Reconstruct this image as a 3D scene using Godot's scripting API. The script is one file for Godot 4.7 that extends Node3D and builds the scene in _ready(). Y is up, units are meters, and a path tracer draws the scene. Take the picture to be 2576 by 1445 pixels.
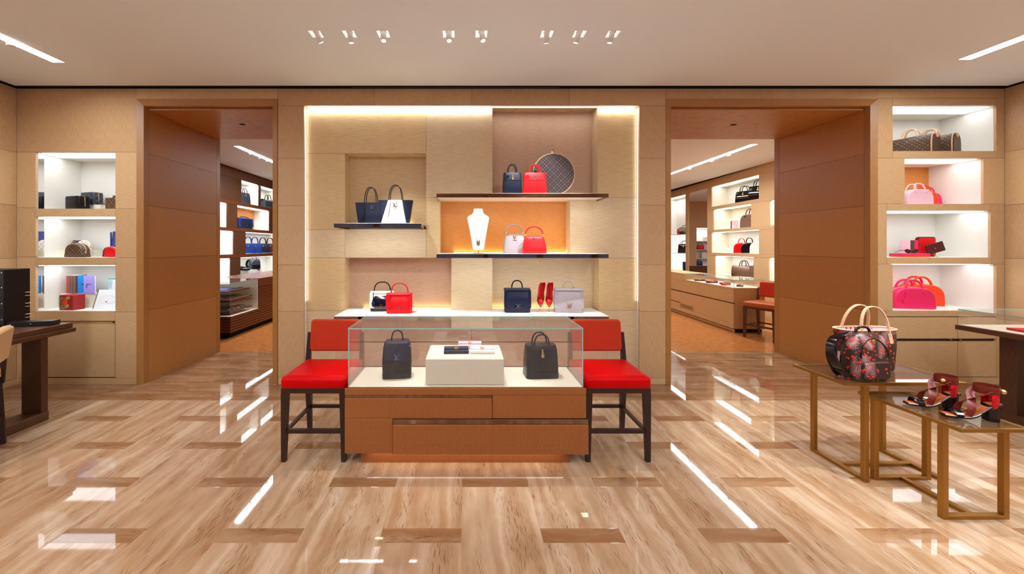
extends Node3D
# A boutique interior: marble floor, oak panelling with lit niches, a glass display counter, stools and leather goods.
# The camera stands 1.5 m above the floor at x = 0, z = 0 and looks along -z; the panelled wall is 3.879 m away.

const FOC := 900.0
const CX := 1172.0
const CY := 620.0
const EYE := 1.5
const WALL := 3.879
const CEIL := 3.213
const BACK := 5.11
const XL := -4.87
const XR := 5.84

var M := {}
var used := {}
var warm := Color(1.0, 0.9, 0.78)
var white_light := Color(0.945, 0.975, 1.0)

# ---------------------------------------------------------------- measuring
func X(px, z = WALL): return (px - CX) * z / FOC
func Y(py, z = WALL): return EYE + (CY - py) * z / FOC
func at(px, py, z): return Vector3(X(px, z), Y(py, z), -z)

# ---------------------------------------------------------------- nodes
func named(called):
	if not used.has(called):
		used[called] = 0
		return called
	used[called] += 1
	return "%s_%03d" % [called, used[called]]

func thing(called, label, category, pos = Vector3.ZERO, turn = 0.0, group = ""):
	var o := Node3D.new()
	o.name = named(called)
	add_child(o)
	o.position = pos + Vector3(0, 0.0012 if pos.y > 0.1 and pos.y < 2.9 and not category in ["shelf", "riser", "display block"] else 0.0, 0)
	o.rotation.y = deg_to_rad(turn)
	o.set_meta("label", label)
	o.set_meta("category", category)
	if group != "":
		o.set_meta("group", group)
	return o

func structure(called, pos = Vector3.ZERO, turn = 0.0):
	var o := Node3D.new()
	o.name = named(called)
	add_child(o)
	o.position = pos
	o.rotation.y = deg_to_rad(turn)
	o.set_meta("kind", "structure")
	return o

func part(called, st: SurfaceTool, material, parent, label = ""):
	st.generate_normals()
	var o := MeshInstance3D.new()
	o.name = called
	o.mesh = st.commit()
	o.material_override = material
	parent.add_child(o, true)
	if label != "":
		o.set_meta("label", label)
	return o

# ---------------------------------------------------------------- shapes
func mb() -> SurfaceTool:
	var st := SurfaceTool.new()
	st.begin(Mesh.PRIMITIVE_TRIANGLES)
	return st

func tri(st, a, b, c, out):
	if (c - a).cross(b - a).dot(out) < 0.0:
		var k = b
		b = c
		c = k
	st.add_vertex(a)
	st.add_vertex(b)
	st.add_vertex(c)

func quad(st, a, b, c, d, out):
	tri(st, a, b, c, out)
	tri(st, a, c, d, out)

func bx(st, x0, x1, y0, y1, z0, z1):
	st.set_smooth_group(-1)
	var p = []
	for i in 8:
		p.append(Vector3(x1 if i & 1 else x0, y1 if i & 2 else y0, z1 if i & 4 else z0))
	quad(st, p[0], p[1], p[3], p[2], Vector3(0, 0, -1))
	quad(st, p[4], p[5], p[7], p[6], Vector3(0, 0, 1))
	quad(st, p[0], p[4], p[6], p[2], Vector3(-1, 0, 0))
	quad(st, p[1], p[5], p[7], p[3], Vector3(1, 0, 0))
	quad(st, p[0], p[1], p[5], p[4], Vector3(0, -1, 0))
	quad(st, p[2], p[3], p[7], p[6], Vector3(0, 1, 0))

func box(x0, x1, y0, y1, z0, z1) -> SurfaceTool:
	var st := mb()
	bx(st, x0, x1, y0, y1, z0, z1)
	return st

# box with bevelled edges, c = width of the bevel
func cbx(st, x0, x1, y0, y1, z0, z1, c):
	st.set_smooth_group(-1)
	var lo = Vector3(x0, y0, z0)
	var hi = Vector3(x1, y1, z1)
	var mid = (lo + hi) / 2.0
	var half = (hi - lo) / 2.0
	for a in 3:
		var b = (a + 1) % 3
		var d = (a + 2) % 3
		for s in [-1.0, 1.0]:
			var out = Vector3.ZERO
			out[a] = s
			var q = []
			for k in [[-1.0, -1.0], [1.0, -1.0], [1.0, 1.0], [-1.0, 1.0]]:
				var v = mid
				v[a] += s * half[a]
				v[b] += k[0] * (half[b] - c)
				v[d] += k[1] * (half[d] - c)
				q.append(v)
			quad(st, q[0], q[1], q[2], q[3], out)
		for s in [-1.0, 1.0]:
			for t in [-1.0, 1.0]:
				var q = []
				for k in [-1.0, 1.0]:
					var v = mid
					v[a] += k * (half[a] - c)
					v[b] += s * half[b]
					v[d] += t * (half[d] - c)
					var w = mid
					w[a] += k * (half[a] - c)
					w[b] += s * (half[b] - c)
					w[d] += t * half[d]
					if k < 0:
						q.append(v)
						q.append(w)
					else:
						q.append(w)
						q.append(v)
				var out = Vector3.ZERO
				out[b] = s
				out[d] = t
				quad(st, q[0], q[1], q[2], q[3], out)
	for sx in [-1.0, 1.0]:
		for sy in [-1.0, 1.0]:
			for sz in [-1.0, 1.0]:
				var s = Vector3(sx, sy, sz)
				var v = mid + s * (half - Vector3.ONE * c)
				tri(st, v + Vector3(sx * c, 0, 0), v + Vector3(0, sy * c, 0), v + Vector3(0, 0, sz * c), s)

func cbox(x0, x1, y0, y1, z0, z1, c = 0.004) -> SurfaceTool:
	var st := mb()
	cbx(st, x0, x1, y0, y1, z0, z1, c)
	return st

# skin over a row of rings of equal length, smooth along the sides
func loft(st, rings, cap0 = true, cap1 = true):
	var n = rings[0].size()
	st.set_smooth_group(0)
	for i in rings.size() - 1:
		var c = Vector3.ZERO
		for j in n:
			c += rings[i][j] + rings[i + 1][j]
		c /= 2.0 * n
		for j in n:
			var k = (j + 1) % n
			var m = (rings[i][j] + rings[i + 1][k] + rings[i][k] + rings[i + 1][j]) / 4.0
			quad(st, rings[i][j], rings[i][k], rings[i + 1][k], rings[i + 1][j], m - c)
	st.set_smooth_group(-1)
	for e in 2:
		if (e == 0 and not cap0) or (e == 1 and not cap1):
			continue
		var r = rings[0] if e == 0 else rings[-1]
		var q = rings[1] if e == 0 else rings[-2]
		var c = Vector3.ZERO
		var c2 = Vector3.ZERO
		for j in n:
			c += r[j] / n
			c2 += q[j] / n
		for j in n:
			tri(st, c, r[j], r[(j + 1) % n], c - c2 if (c - c2).length() > 1e-6 else Vector3.UP)

# rounded-rectangle ring in the xz plane (e = 2 ellipse, 8 nearly square)
func ring(w, d, e, y, cx = 0.0, cz = 0.0, n = 28):
	var r = PackedVector3Array()
	for j in n:
		var a = TAU * (j + 0.5) / n
		var c = cos(a)
		var s = sin(a)
		r.append(Vector3(cx + w / 2.0 * sign(c) * pow(abs(c), 2.0 / e), y, cz + d / 2.0 * sign(s) * pow(abs(s), 2.0 / e)))
	return r

# an outline in the xy plane given depth d along z, with edges rounded by r
func puff(st, outline, d, r, z = 0.0, belly = 0.0):
	var c = Vector2.ZERO
	for p in outline:
		c += p / outline.size()
	var rings = []
	for k in [[-d / 2, r], [-d / 2 + r * 0.3, r * 0.3], [-d / 2 + r, 0.0], [0.0, -belly], [d / 2 - r, 0.0], [d / 2 - r * 0.3, r * 0.3], [d / 2, r]]:
		var q = PackedVector3Array()
		for p in outline:
			var v = p - c
			var l = v.length()
			v *= max(0.05, (l - k[1]) / max(l, 1e-5))
			q.append(Vector3(c.x + v.x, c.y + v.y, z + k[0]))
		rings.append(q)
	loft(st, rings)

func rounded(x0, x1, y0, y1, r, n = 5):
	var p = PackedVector2Array()
	for k in [[x1 - r, y1 - r, 0.0], [x0 + r, y1 - r, 90.0], [x0 + r, y0 + r, 180.0], [x1 - r, y0 + r, 270.0]]:
		for i in n + 1:
			var a = deg_to_rad(k[2] + 90.0 * i / n)
			p.append(Vector2(k[0] + r * cos(a), k[1] + r * sin(a)))
	return p

func tube(st, pts, r, n = 8, r1 = -1.0):
	var rings = []
	var up = Vector3.UP
	for i in pts.size():
		var t = (pts[min(i + 1, pts.size() - 1)] - pts[max(i - 1, 0)]).normalized()
		var u = up - t * up.dot(t)
		if u.length() < 0.05:
			u = Vector3.RIGHT - t * t.x
		if u.length() < 0.05:
			u = Vector3.BACK
		u = u.normalized()
		up = u
		var v = t.cross(u)
		var rr = r if r1 < 0.0 else lerp(r, r1, float(i) / (pts.size() - 1))
		var q = PackedVector3Array()
		for j in n:
			var a = TAU * j / n
			q.append(pts[i] + (u * cos(a) + v * sin(a)) * rr)
		rings.append(q)
	loft(st, rings)

# a smooth curve through a few points
func curve(pts, n = 5):
	var q = PackedVector3Array()
	for i in pts.size() - 1:
		var a = pts[max(i - 1, 0)]
		var d = pts[min(i + 2, pts.size() - 1)]
		for k in n:
			q.append(pts[i].cubic_interpolate(pts[i + 1], a, d, float(k) / n))
	q.append(pts[-1])
	return q

# a flat strap along pts, w wide along "side", t thick
func strap(st, pts, w, t, side):
	var rings = []
	for i in pts.size():
		var tg = (pts[min(i + 1, pts.size() - 1)] - pts[max(i - 1, 0)]).normalized()
		var s = (side - tg * side.dot(tg)).normalized()
		var nn = s.cross(tg).normalized()
		rings.append(PackedVector3Array([pts[i] + s * w / 2 + nn * t / 2, pts[i] - s * w / 2 + nn * t / 2, pts[i] - s * w / 2 - nn * t / 2, pts[i] + s * w / 2 - nn * t / 2]))
	var n = 4
	st.set_smooth_group(-1)
	for i in rings.size() - 1:
		for j in n:
			var k = (j + 1) % n
			var m = (rings[i][j] + rings[i + 1][k]) / 2.0
			quad(st, rings[i][j], rings[i][k], rings[i + 1][k], rings[i + 1][j], m - (pts[i] + pts[i + 1]) / 2.0)
	for e in [0, -1]:
		var r = rings[e]
		quad(st, r[0], r[1], r[2], r[3], pts[e] - pts[1 if e == 0 else -2])

# an upside-down U in the xy plane
func arch(x0, x1, y, h, z, n = 14, e = 0.75, lean = 0.0):
	var p = PackedVector3Array()
	for i in n + 1:
		var a = PI * i / n
		var c = cos(a)
		p.append(Vector3((x0 + x1) / 2.0 - (x1 - x0) / 2.0 * sign(c) * pow(abs(c), e), y + h * pow(sin(a), 0.85) if i > 0 and i < n else y, z + lean * sin(a)))
	return p

func ball(st, c, r, n = 10):
	var rings = []
	for i in n / 2 + 1:
		var a = PI * i / (n / 2) - PI / 2
		var q = PackedVector3Array()
		for j in n:
			q.append(c + Vector3(cos(TAU * j / n) * cos(a) * r, sin(a) * r, sin(TAU * j / n) * cos(a) * r))
		rings.append(q)
	loft(st, rings, false, false)

func disc(st, c, r, y0, y1, n = 24):
	loft(st, [ring(2 * r, 2 * r, 2, c.y + y0, c.x, c.z, n), ring(2 * r, 2 * r, 2, c.y + y1, c.x, c.z, n)])

# slanted bar between two points of the xy plane
func bar(st, a, b, w, z0, z1):
	var t = (b - a).normalized()
	var u = Vector2(-t.y, t.x) * w / 2.0
	var q = [a + u, a - u, b - u, b + u]
	st.set_smooth_group(-1)
	var f = []
	var g = []
	for p in q:
		f.append(Vector3(p.x, p.y, z1))
		g.append(Vector3(p.x, p.y, z0))
	quad(st, f[0], f[1], f[2], f[3], Vector3(0, 0, 1))
	for i in 4:
		var k = (i + 1) % 4
		quad(st, f[i], f[k], g[k], g[i], (f[i] + f[k]) / 2.0 - (f[0] + f[1] + f[2] + f[3]) / 4.0)

# the interlaced L and V clasp, s = its height
func emblem_shape(s) -> SurfaceTool:
	var st := mb()
	var w = s * 0.13
	bar(st, Vector2(-0.42, 0.5) * s, Vector2(0.1, -0.32) * s, w, 0, s * 0.12)
	bar(st, Vector2(0.52, 0.5) * s, Vector2(0.1, -0.32) * s, w * 0.8, 0, s * 0.12)
	bar(st, Vector2(-0.58, 0.5) * s, Vector2(-0.24, 0.5) * s, w * 0.7, 0, s * 0.12)
	bar(st, Vector2(0.36, 0.5) * s, Vector2(0.66, 0.5) * s, w * 0.7, 0, s * 0.12)
	bar(st, Vector2(0.06, 0.34) * s, Vector2(-0.34, -0.5) * s, w, s * 0.1, s * 0.2)
	bar(st, Vector2(-0.52, -0.5) * s, Vector2(0.42, -0.5) * s, w * 0.8, s * 0.1, s * 0.2)
	bar(st, Vector2(0.42, -0.54) * s, Vector2(0.5, -0.28) * s, w * 0.7, s * 0.1, s * 0.2)
	return st

# ---------------------------------------------------------------- lights
func area_light(pos, size: Vector2, energy, color, down: Vector3, parent, along = Vector3.RIGHT):
	var l := AreaLight3D.new()
	l.name = "area_light"
	l.area_size = size
	l.light_energy = energy
	l.light_color = color
	l.area_range = 14.0
	l.area_attenuation = 2.0
	l.shadow_enabled = true
	parent.add_child(l, true)
	var z = -down.normalized()
	var x = (along - z * along.dot(z)).normalized()
	l.transform = Transform3D(Basis(x, z.cross(x), z), pos)
	return l

func spot_light(pos, target, energy, angle, color, size, parent, blend = 0.6):
	var l := SpotLight3D.new()
	l.name = "spot_light"
	l.spot_range = 14.0
	l.spot_attenuation = 2.0
	l.spot_angle = angle
	l.spot_angle_attenuation = blend
	l.light_energy = energy
	l.light_color = color
	l.light_size = size
	l.shadow_enabled = true
	parent.add_child(l, true)
	var z = (pos - target).normalized()
	var x = Vector3.RIGHT if abs(z.x) < 0.9 else Vector3.BACK
	x = (x - z * x.dot(z)).normalized()
	l.transform = Transform3D(Basis(x, z.cross(x), z), pos)
	return l

# a glowing strip with its light just in front of it, in the parent's own axes; it shines towards "down"
func led(parent, a: Vector3, b: Vector3, width, energy, color, down: Vector3, material):
	var mid = (a + b) / 2.0
	var along = b - a
	var l = along.length()
	var z = -down.normalized()
	var x = along.normalized()
	var y = z.cross(x)
	var st := mb()
	bx(st, -l / 2, l / 2, -width / 2, width / 2, -0.004, 0.0)
	var o = part("led_strip", st, material, parent)
	o.transform = Transform3D(Basis(x, y, z), mid)
	area_light(mid - z * 0.007, Vector2(l, width), energy, color, down, parent, along)

# ---------------------------------------------------------------- materials
func mat(called, color, rough = 0.6, metal = 0.0, spec = 0.5):
	var m := StandardMaterial3D.new()
	m.resource_name = called
	m.albedo_color = color
	m.roughness = rough
	m.metallic = metal
	m.metallic_specular = spec
	M[called] = m
	return m

func glow(called, color, energy):
	var m = mat(called, Color(0.9, 0.9, 0.9))
	m.emission_enabled = true
	m.emission = color
	m.emission_energy_multiplier = energy
	return m

func streaks(seed_, ramp, freq = 0.03, octaves = 4, size = 512):
	var n := FastNoiseLite.new()
	n.seed = seed_
	n.noise_type = FastNoiseLite.TYPE_SIMPLEX_SMOOTH
	n.frequency = freq
	n.fractal_octaves = octaves
	var t := NoiseTexture2D.new()
	t.width = size
	t.height = size
	t.seamless = true
	t.seamless_blend_skirt = 0.2
	t.noise = n
	if ramp:
		var g := Gradient.new()
		g.offsets = PackedFloat32Array(ramp.map(func(k): return k[0]))
		g.colors = PackedColorArray(ramp.map(func(k): return k[1]))
		t.color_ramp = g
	return t

func wood(called, tex, height, tint, along, rough = 0.5, bump = 0.03, dens = 7.0):
	var m = mat(called, tint, rough)
	m.albedo_texture = tex
	m.uv1_triplanar = true
	m.uv1_world_triplanar = true
	m.uv1_triplanar_sharpness = 8.0
	var lo = 0.05 * dens
	m.uv1_scale = Vector3(lo if along == "x" else dens, lo if along == "y" else dens, lo if along != "y" else dens)
	if bump > 0.0:
		m.heightmap_enabled = true
		m.heightmap_texture = height
		m.heightmap_scale = bump
	return m

func rgb8(r, g, b) -> Color: return Color(r / 255.0, g / 255.0, b / 255.0)

func marble_image():
	var s := 1024
	var im := Image.create(s, s, false, Image.FORMAT_RGB8)
	var a := FastNoiseLite.new()
	a.seed = 11
	a.frequency = 1.0
	a.fractal_octaves = 3
	var b := FastNoiseLite.new()
	b.seed = 23
	b.frequency = 1.0
	b.fractal_type = FastNoiseLite.FRACTAL_NONE
	var light := rgb8(197, 174, 149)
	var tan_ := rgb8(168, 134, 102)
	var vein := rgb8(110, 72, 46)
	for y in s:
		for x in s:
			var u := x / 1024.0
			var v := y / 1024.0
			var wob := b.get_noise_2d(u * 6.0, v * 9.0) * 0.012 + b.get_noise_2d(u * 14.0 + 7.0, v * 46.0) * 0.0042
			var w := u + wob
			var t := a.get_noise_2d(w * 9.0, v * 1.3 + 3.0) * 0.5 + 0.5
			var fine := b.get_noise_2d(w * 165.0, v * 22.0)
			var patch := a.get_noise_2d(w * 7.0 + 40.0, v * 2.6)
			var grit := b.get_noise_2d(u * 60.0, v * 40.0 + 90.0)
			var cloud := a.get_noise_2d(u * 5.0 + 9.0, v * 6.0 + 50.0)
			var c := light.lerp(tan_, clampf(t * 1.9 - 0.5 - cloud * 0.5, 0.0, 1.0))
			var line := clampf((fine - 0.18) * 3.2, 0.0, 1.0) * clampf((patch + 0.28) * 2.0, 0.1, 1.0)
			line += clampf((fine + patch * 0.8 - 0.62) * 3.0, 0.0, 1.0) * 0.6
			c = c.lerp(vein, clampf(line * (0.24 + grit * 0.24 - cloud * 0.16), 0.0, 0.75))
			im.set_pixel(x, y, c)
	return ImageTexture.create_from_image(im)

# woven-canvas print: small flowers and letters on a dark ground
func star4(p: Vector2, r):
	return 1.0 if sqrt(abs(p.x)) + sqrt(abs(p.y)) < sqrt(r) else 0.0

func canvas_image(ground: Color, ink: Color):
	var s := 128
	var im := Image.create(s, s, false, Image.FORMAT_RGB8)
	for y in s:
		for x in s:
			var v := 0.0
			for i in [-1, 0, 1]:
				for j in [-1, 0, 1]:
					var p := Vector2(x, y) / 128.0 - Vector2(i, j)
					for q in [Vector2(0.25, 0.25), Vector2(0.75, 0.75), Vector2(0.25, 0.75), Vector2(0.75, 0.25)]:
						v = max(v, star4(p - q, 0.14))
					var d := p - Vector2(0.5, 0.5)
					if d.length() < 0.125 and (d.length() > 0.095 or star4(d.rotated(PI / 4), 0.1) > 0.5):
						v = 1.0
					for q in [Vector2(0.5, 0.0), Vector2(0.0, 0.5)]:
						var e = p - q
						var dia = abs(e.x) + abs(e.y)
						if dia < 0.14 and (dia > 0.105 or star4(e, 0.09) > 0.5):
							v = max(v, 0.65)
					# letters
					for seg in [[-0.09, -0.12, 0.03, 0.1, 0.018], [0.13, -0.12, 0.03, 0.1, 0.012], [0.02, -0.1, -0.08, 0.13, 0.016], [-0.12, 0.13, 0.1, 0.13, 0.012], [-0.12, -0.12, -0.05, -0.12, 0.01], [0.09, -0.12, 0.16, -0.12, 0.01]]:
						var a0 := Vector2(seg[0], seg[1])
						var b0 := Vector2(seg[2], seg[3])
						var near := Geometry2D.get_closest_point_to_segment(p, a0, b0)
						if near.distance_to(p) < seg[4]:
							v = 1.0
			im.set_pixel(x, y, ground.lerp(ink, v))
	return ImageTexture.create_from_image(im)

func checker_image(a: Color, b: Color):
	var im := Image.create(64, 64, false, Image.FORMAT_RGB8)
	for y in 64:
		for x in 64:
			var on := (x / 32 + y / 32) % 2 == 0
			var c := a if on else b
			if (x + y * 3) % 5 == 0:
				c = c.lerp(b if on else a, 0.25)
			im.set_pixel(x, y, c)
	return ImageTexture.create_from_image(im)

# tropical print: pink palm fronds and red dots over dark brown canvas
func dab(im: Image, p: Vector2, r, c: Color):
	var k = int(ceil(r))
	for j in range(-k, k + 1):
		for i in range(-k, k + 1):
			if Vector2(i, j).length() <= r:
				im.set_pixel(posmod(int(p.x) + i, im.get_width()), posmod(int(p.y) + j, im.get_height()), c)

func tropical_image():
	var s := 512
	var im := Image.create(s, s, false, Image.FORMAT_RGB8)
	im.fill(rgb8(58, 40, 34))
	var rng := RandomNumberGenerator.new()
	rng.seed = 5
	for i in 60:
		dab(im, Vector2(rng.randf() * s, rng.randf() * s), 3.5, rgb8(112, 84, 56))
	var pink := rgb8(238, 176, 176)
	for f in [[60, 300, -70.0, 230], [330, 210, -100.0, 250], [220, 500, -35.0, 230], [470, 470, -115.0, 210], [120, 110, -20.0, 190], [400, 40, 60.0, 160]]:
		var p := Vector2(f[0], f[1])
		var dir := Vector2.from_angle(deg_to_rad(f[2]))
		var bend := rng.randf_range(-0.02, 0.02)
		for k in 15:
			var along := float(k) / 15.0
			p += dir * f[3] / 15.0
			dir = dir.rotated(bend)
			dab(im, p, 2.0, rgb8(250, 205, 200))
			var reach := 84.0 * sin(PI * (0.12 + 0.8 * along))
			for side in [-1.0, 1.0]:
				var q := p
				var d := dir.rotated(side * (1.25 - 0.7 * along))
				var n := int(reach / 2.0)
				for j in n:
					q += d * 2.0
					d = d.rotated(-side * 0.006)
					dab(im, q, lerp(2.3, 0.8, float(j) / n), pink)
	for i in 105:
		var p := Vector2(rng.randf() * s, rng.randf() * s)
		var r := rng.randf_range(5.0, 10.0)
		var c := rgb8(232, 62, 44) if rng.randf() < 0.65 else rgb8(196, 26, 34)
		for k in 4:
			dab(im, p + Vector2(k * 1.6, k * 2.6), r * 0.8, c)
	return ImageTexture.create_from_image(im)

func print_on(called, tex, scale, rough = 0.45, tint = Color.WHITE):
	var m = mat(called, tint, rough)
	m.albedo_texture = tex
	m.uv1_triplanar = true
	m.uv1_triplanar_sharpness = 6.0
	m.uv1_scale = Vector3.ONE * scale
	return m

func leather(called, color, rough = 0.42):
	var m = mat(called, color, rough)
	m.heightmap_enabled = true
	m.heightmap_texture = M.grain_tex
	m.heightmap_scale = 0.012
	m.uv1_triplanar = true
	m.uv1_scale = Vector3.ONE * 9.0
	m.metallic_specular = 0.32
	return m

# ceiling spots: x, z, the point each one is aimed at, energy, half angle
var SPOTS = [
	[-1.209, -2.887, Vector3(-0.72, 1.75, -3.78), 1.6, 18.0],
	[-0.939, -2.887, Vector3(-0.75, 0.82, -3.74), 4.2, 17.0],
	[-0.666, -2.887, Vector3(-0.52, 0.6, -2.62), 2.6, 15.0],
	[-0.139, -2.887, Vector3(0.02, 0.6, -2.62), 2.6, 15.0],
	[0.125, -2.887, Vector3(0.55, 0.6, -2.62), 2.6, 15.0],
	[0.653, -2.887, Vector3(0.75, 2.05, -3.7), 1.7, 20.0],
	[0.916, -2.887, Vector3(0.45, 1.42, -3.72), 1.5, 18.0],
	[1.185, -2.887, Vector3(0.8, 0.82, -3.74), 4.2, 18.0],
	[2.25, -2.1, Vector3(2.7, 0.5, -2.45), 4.0, 24.0],
	[3.15, -1.6, Vector3(2.85, 0.4, -2.1), 4.0, 24.0],
]

func _ready():
	var cam := Camera3D.new()
	cam.name = "camera"
	cam.projection = Camera3D.PROJECTION_FRUSTUM
	cam.near = 0.05
	cam.far = 60.0
	cam.size = 2.0 * 722.5 / FOC * 0.05
	cam.frustum_offset = Vector2((1288.0 - CX) / FOC, (CY - 722.5) / FOC) * 0.05
	cam.position = Vector3(0, EYE, 0)
	add_child(cam)
	cam.current = true
	var we := WorldEnvironment.new()
	we.name = "environment"
	var env := Environment.new()
	env.background_mode = Environment.BG_COLOR
	env.background_color = Color(0.16, 0.28, 0.58)
	env.tonemap_mode = Environment.TONE_MAPPER_LINEAR
	env.tonemap_exposure = 1.3
	env.sdfgi_enabled = true
	env.ssao_enabled = true
	env.ssil_enabled = true
	we.environment = env
	add_child(we)
	make_materials()
	trough("bright ceiling light slot over the walnut table with the trunk", -3.852, -3.736, -3.337, 2.6, [-2.98, -2.4, -1.7, -0.9, 0.5], 9.5, "")
	trough("bright ceiling light slot over the brass tables", 4.515, 4.635, -3.285, 2.6, [-1.6, -0.8, 0.3], 9.5, "")
	trough("ceiling light slot over the viewer, on the trunk side", -1.46, -1.34, -1.2, 2.6, [], 7.0, "")
	trough("ceiling light slot over the viewer, on the brass table side", 2.04, 2.16, -1.2, 2.6, [], 7.0, "")
	var ord = ["first", "second", "third", "fourth", "fifth", "sixth", "seventh", "eighth"]
	for i in SPOTS.size():
		var s = SPOTS[i]
		spotlight("white recessed ceiling spotlight, %s of eight counted from the trunk side" % ord[i] if i < 8 else ["ceiling spotlight above the larger brass table", "ceiling spotlight above the smaller brass table"][i - 8], s[0], s[1], s[2], s[3], s[4])
	build_shell()
	var v = display_counter()
	low_cabinet()
	stool("red leather bar stool left of the display counter", Vector3(-1.06, 0, -2.69), 0, M.seat_red, M.velvet_red, M.wenge, "red bar stools at the display counter")
	stool("red leather bar stool right of the display counter", Vector3(1.06, 0, -2.69), 0, M.seat_red, M.velvet_red, M.wenge, "red bar stools at the display counter")
	brass_table("larger brass-framed smoked glass table carrying the palm-print bags", Vector3(2.795, 0, -2.45), 0.78, 0.363, 0.633, false, 0.14)
	brass_table("smaller brass-framed smoked glass table carrying the heeled sandals", Vector3(2.8, 0, -2.14), 0.363, 0.5, 0.532, true, 0.085)
	left_table()
	right_counter()
	stool("beige upholstered stool with dark frame by the walnut table", Vector3(-3.55, 0, -2.42), -50, M.beige_cloth, M.beige_cloth, M.wenge, "")
	alcove_goods()
	vitrine_goods(v)
	niche_goods()
	table_goods()
	west_room()
	east_room()

var grain_tex
var fabric_tex

func make_materials():
	grain_tex = streaks(3, null, 0.09, 3, 256)
	M.grain_tex = grain_tex
	fabric_tex = streaks(8, null, 0.16, 2, 256)
	var oak = streaks(1, [[0.0, Color(0.84, 0.82, 0.80)], [0.42, Color(0.95, 0.945, 0.94)], [0.58, Color(0.975, 0.97, 0.965)], [1.0, Color(1, 1, 1)]], 0.05, 5)
	var oak_h = streaks(1, null, 0.05, 5)
	var dark = streaks(2, [[0.0, Color(0.62, 0.56, 0.5)], [0.5, Color(0.85, 0.82, 0.8)], [1.0, Color(1, 1, 1)]], 0.05, 5)
	# limed oak veneer of the walls, three close tones, grain lying or standing
	wood("oak_lying", oak, oak_h, rgb8(212, 173, 126), "x", 0.5, 0.02)
	wood("oak_lying_pale", oak, oak_h, rgb8(218, 181, 133), "x", 0.5, 0.02)
	wood("oak_standing", oak, oak_h, rgb8(206, 166, 120), "y", 0.5, 0.02)
	wood("oak_standing_pale", oak, oak_h, rgb8(213, 175, 128), "y", 0.5, 0.02)
	# straw-coloured brushed oak inside the alcove
	wood("straw_oak", oak, oak_h, rgb8(222, 188, 134), "x", 0.45, 0.06, 5.0)
	wood("straw_oak_pale", oak, oak_h, rgb8(222, 194, 152), "x", 0.45, 0.045, 5.0)
	wood("rose_oak", oak, oak_h, rgb8(206, 165, 132), "x", 0.5, 0.04)
	wood("amber_leather", oak, oak_h, rgb8(224, 144, 60), "x", 0.5, 0.03)
	wood("passage_oak_lying", oak, oak_h, rgb8(190, 130, 66), "x", 0.45, 0.02)
	wood("passage_oak_standing", oak, oak_h, rgb8(182, 121, 60), "y", 0.45, 0.02)
	wood("frame_oak", oak, oak_h, rgb8(176, 122, 62), "y", 0.4, 0.02)
	wood("counter_oak", dark, streaks(6, null, 0.14, 2), rgb8(196, 118, 46), "x", 0.3, 0.16, 9.0)
	M.counter_oak.uv1_scale = Vector3(3.4, 9.0, 3.4)
	M.counter_oak.metallic = 0.3
	wood("walnut", dark, oak_h, rgb8(104, 66, 40), "x", 0.38, 0.02)
	wood("walnut_standing", dark, oak_h, rgb8(92, 56, 34), "y", 0.4, 0.02)
	wood("mahogany", dark, oak_h, rgb8(128, 70, 38), "x", 0.35, 0.03)
	wood("wenge", dark, oak_h, rgb8(58, 32, 20), "y", 0.35, 0.01)
	wood("board_wood", oak, oak_h, rgb8(186, 116, 62), "x", 0.14, 0.0)
	wood("beige_counter", oak, oak_h, rgb8(205, 165, 112), "x", 0.45, 0.05)
	mat("plaster", rgb8(238, 243, 248), 0.9)
	mat("matt_black", rgb8(14, 12, 11), 0.8)
	mat("groove", rgb8(60, 42, 28), 0.7)
	mat("lining", rgb8(238, 234, 224), 0.75)
	mat("lining_cream", rgb8(234, 226, 202), 0.75)
	mat("white_top", rgb8(240, 232, 222), 0.4)
	mat("bronze", rgb8(150, 126, 102), 0.04, 1.0)
	mat("brass", rgb8(176, 132, 66), 0.34, 1.0)
	var br = M.brass
	br.heightmap_enabled = true
	br.heightmap_texture = grain_tex
	br.heightmap_scale = 0.05
	br.uv1_triplanar = true
	br.uv1_scale = Vector3.ONE * 20.0
	mat("gold", rgb8(232, 196, 126), 0.3, 1.0)
	mat("steel", rgb8(214, 212, 208), 0.15, 1.0)
	mat("mirror", rgb8(235, 235, 235), 0.01, 1.0)
	var linen = mat("linen", rgb8(226, 214, 190), 0.85)
	linen.heightmap_enabled = true
	linen.heightmap_texture = fabric_tex
	linen.heightmap_scale = 0.12
	linen.uv1_triplanar = true
	linen.uv1_scale = Vector3(1.2, 9, 1.2)
	for g in [["glass", Color(0.9, 0.97, 0.95, 0.008)], ["window_glass", Color(0.8, 0.85, 0.9, 0.12)], ["smoked_glass", Color(0.35, 0.24, 0.14, 0.45)]]:
		var m = mat(g[0], g[1], 0.0)
		m.transparency = BaseMaterial3D.TRANSPARENCY_ALPHA
	var edge = mat("glass_edge", Color(0.62, 0.84, 0.8, 0.6), 0.05)
	edge.transparency = BaseMaterial3D.TRANSPARENCY_ALPHA
	mat("lamp_white", rgb8(236, 234, 230), 0.5)
	glow("led_white", white_light, 3.2)
	glow("led_warm", Color(1.0, 0.86, 0.62), 2.2)
	glow("led_soft", white_light, 1.2)
	glow("trough_glow", Color(1.0, 0.98, 0.93), 1.25)
	glow("lamp_glow", Color(1.0, 0.98, 0.95), 5.0)
	# marble of the floor: beige with brown wood-like veins; the cross pieces are cut from a browner block
	var mt = marble_image()
	for k in [["marble", rgb8(252, 244, 236)], ["marble_rosy", rgb8(246, 232, 220)], ["marble_brown", rgb8(214, 188, 164)]]:
		var m = mat(k[0], k[1], 0.03)
		m.albedo_texture = mt
	# leathers and canvases
	leather("navy_leather", rgb8(30, 34, 54), 0.36)
	leather("black_leather", rgb8(20, 19, 22), 0.33)
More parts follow.
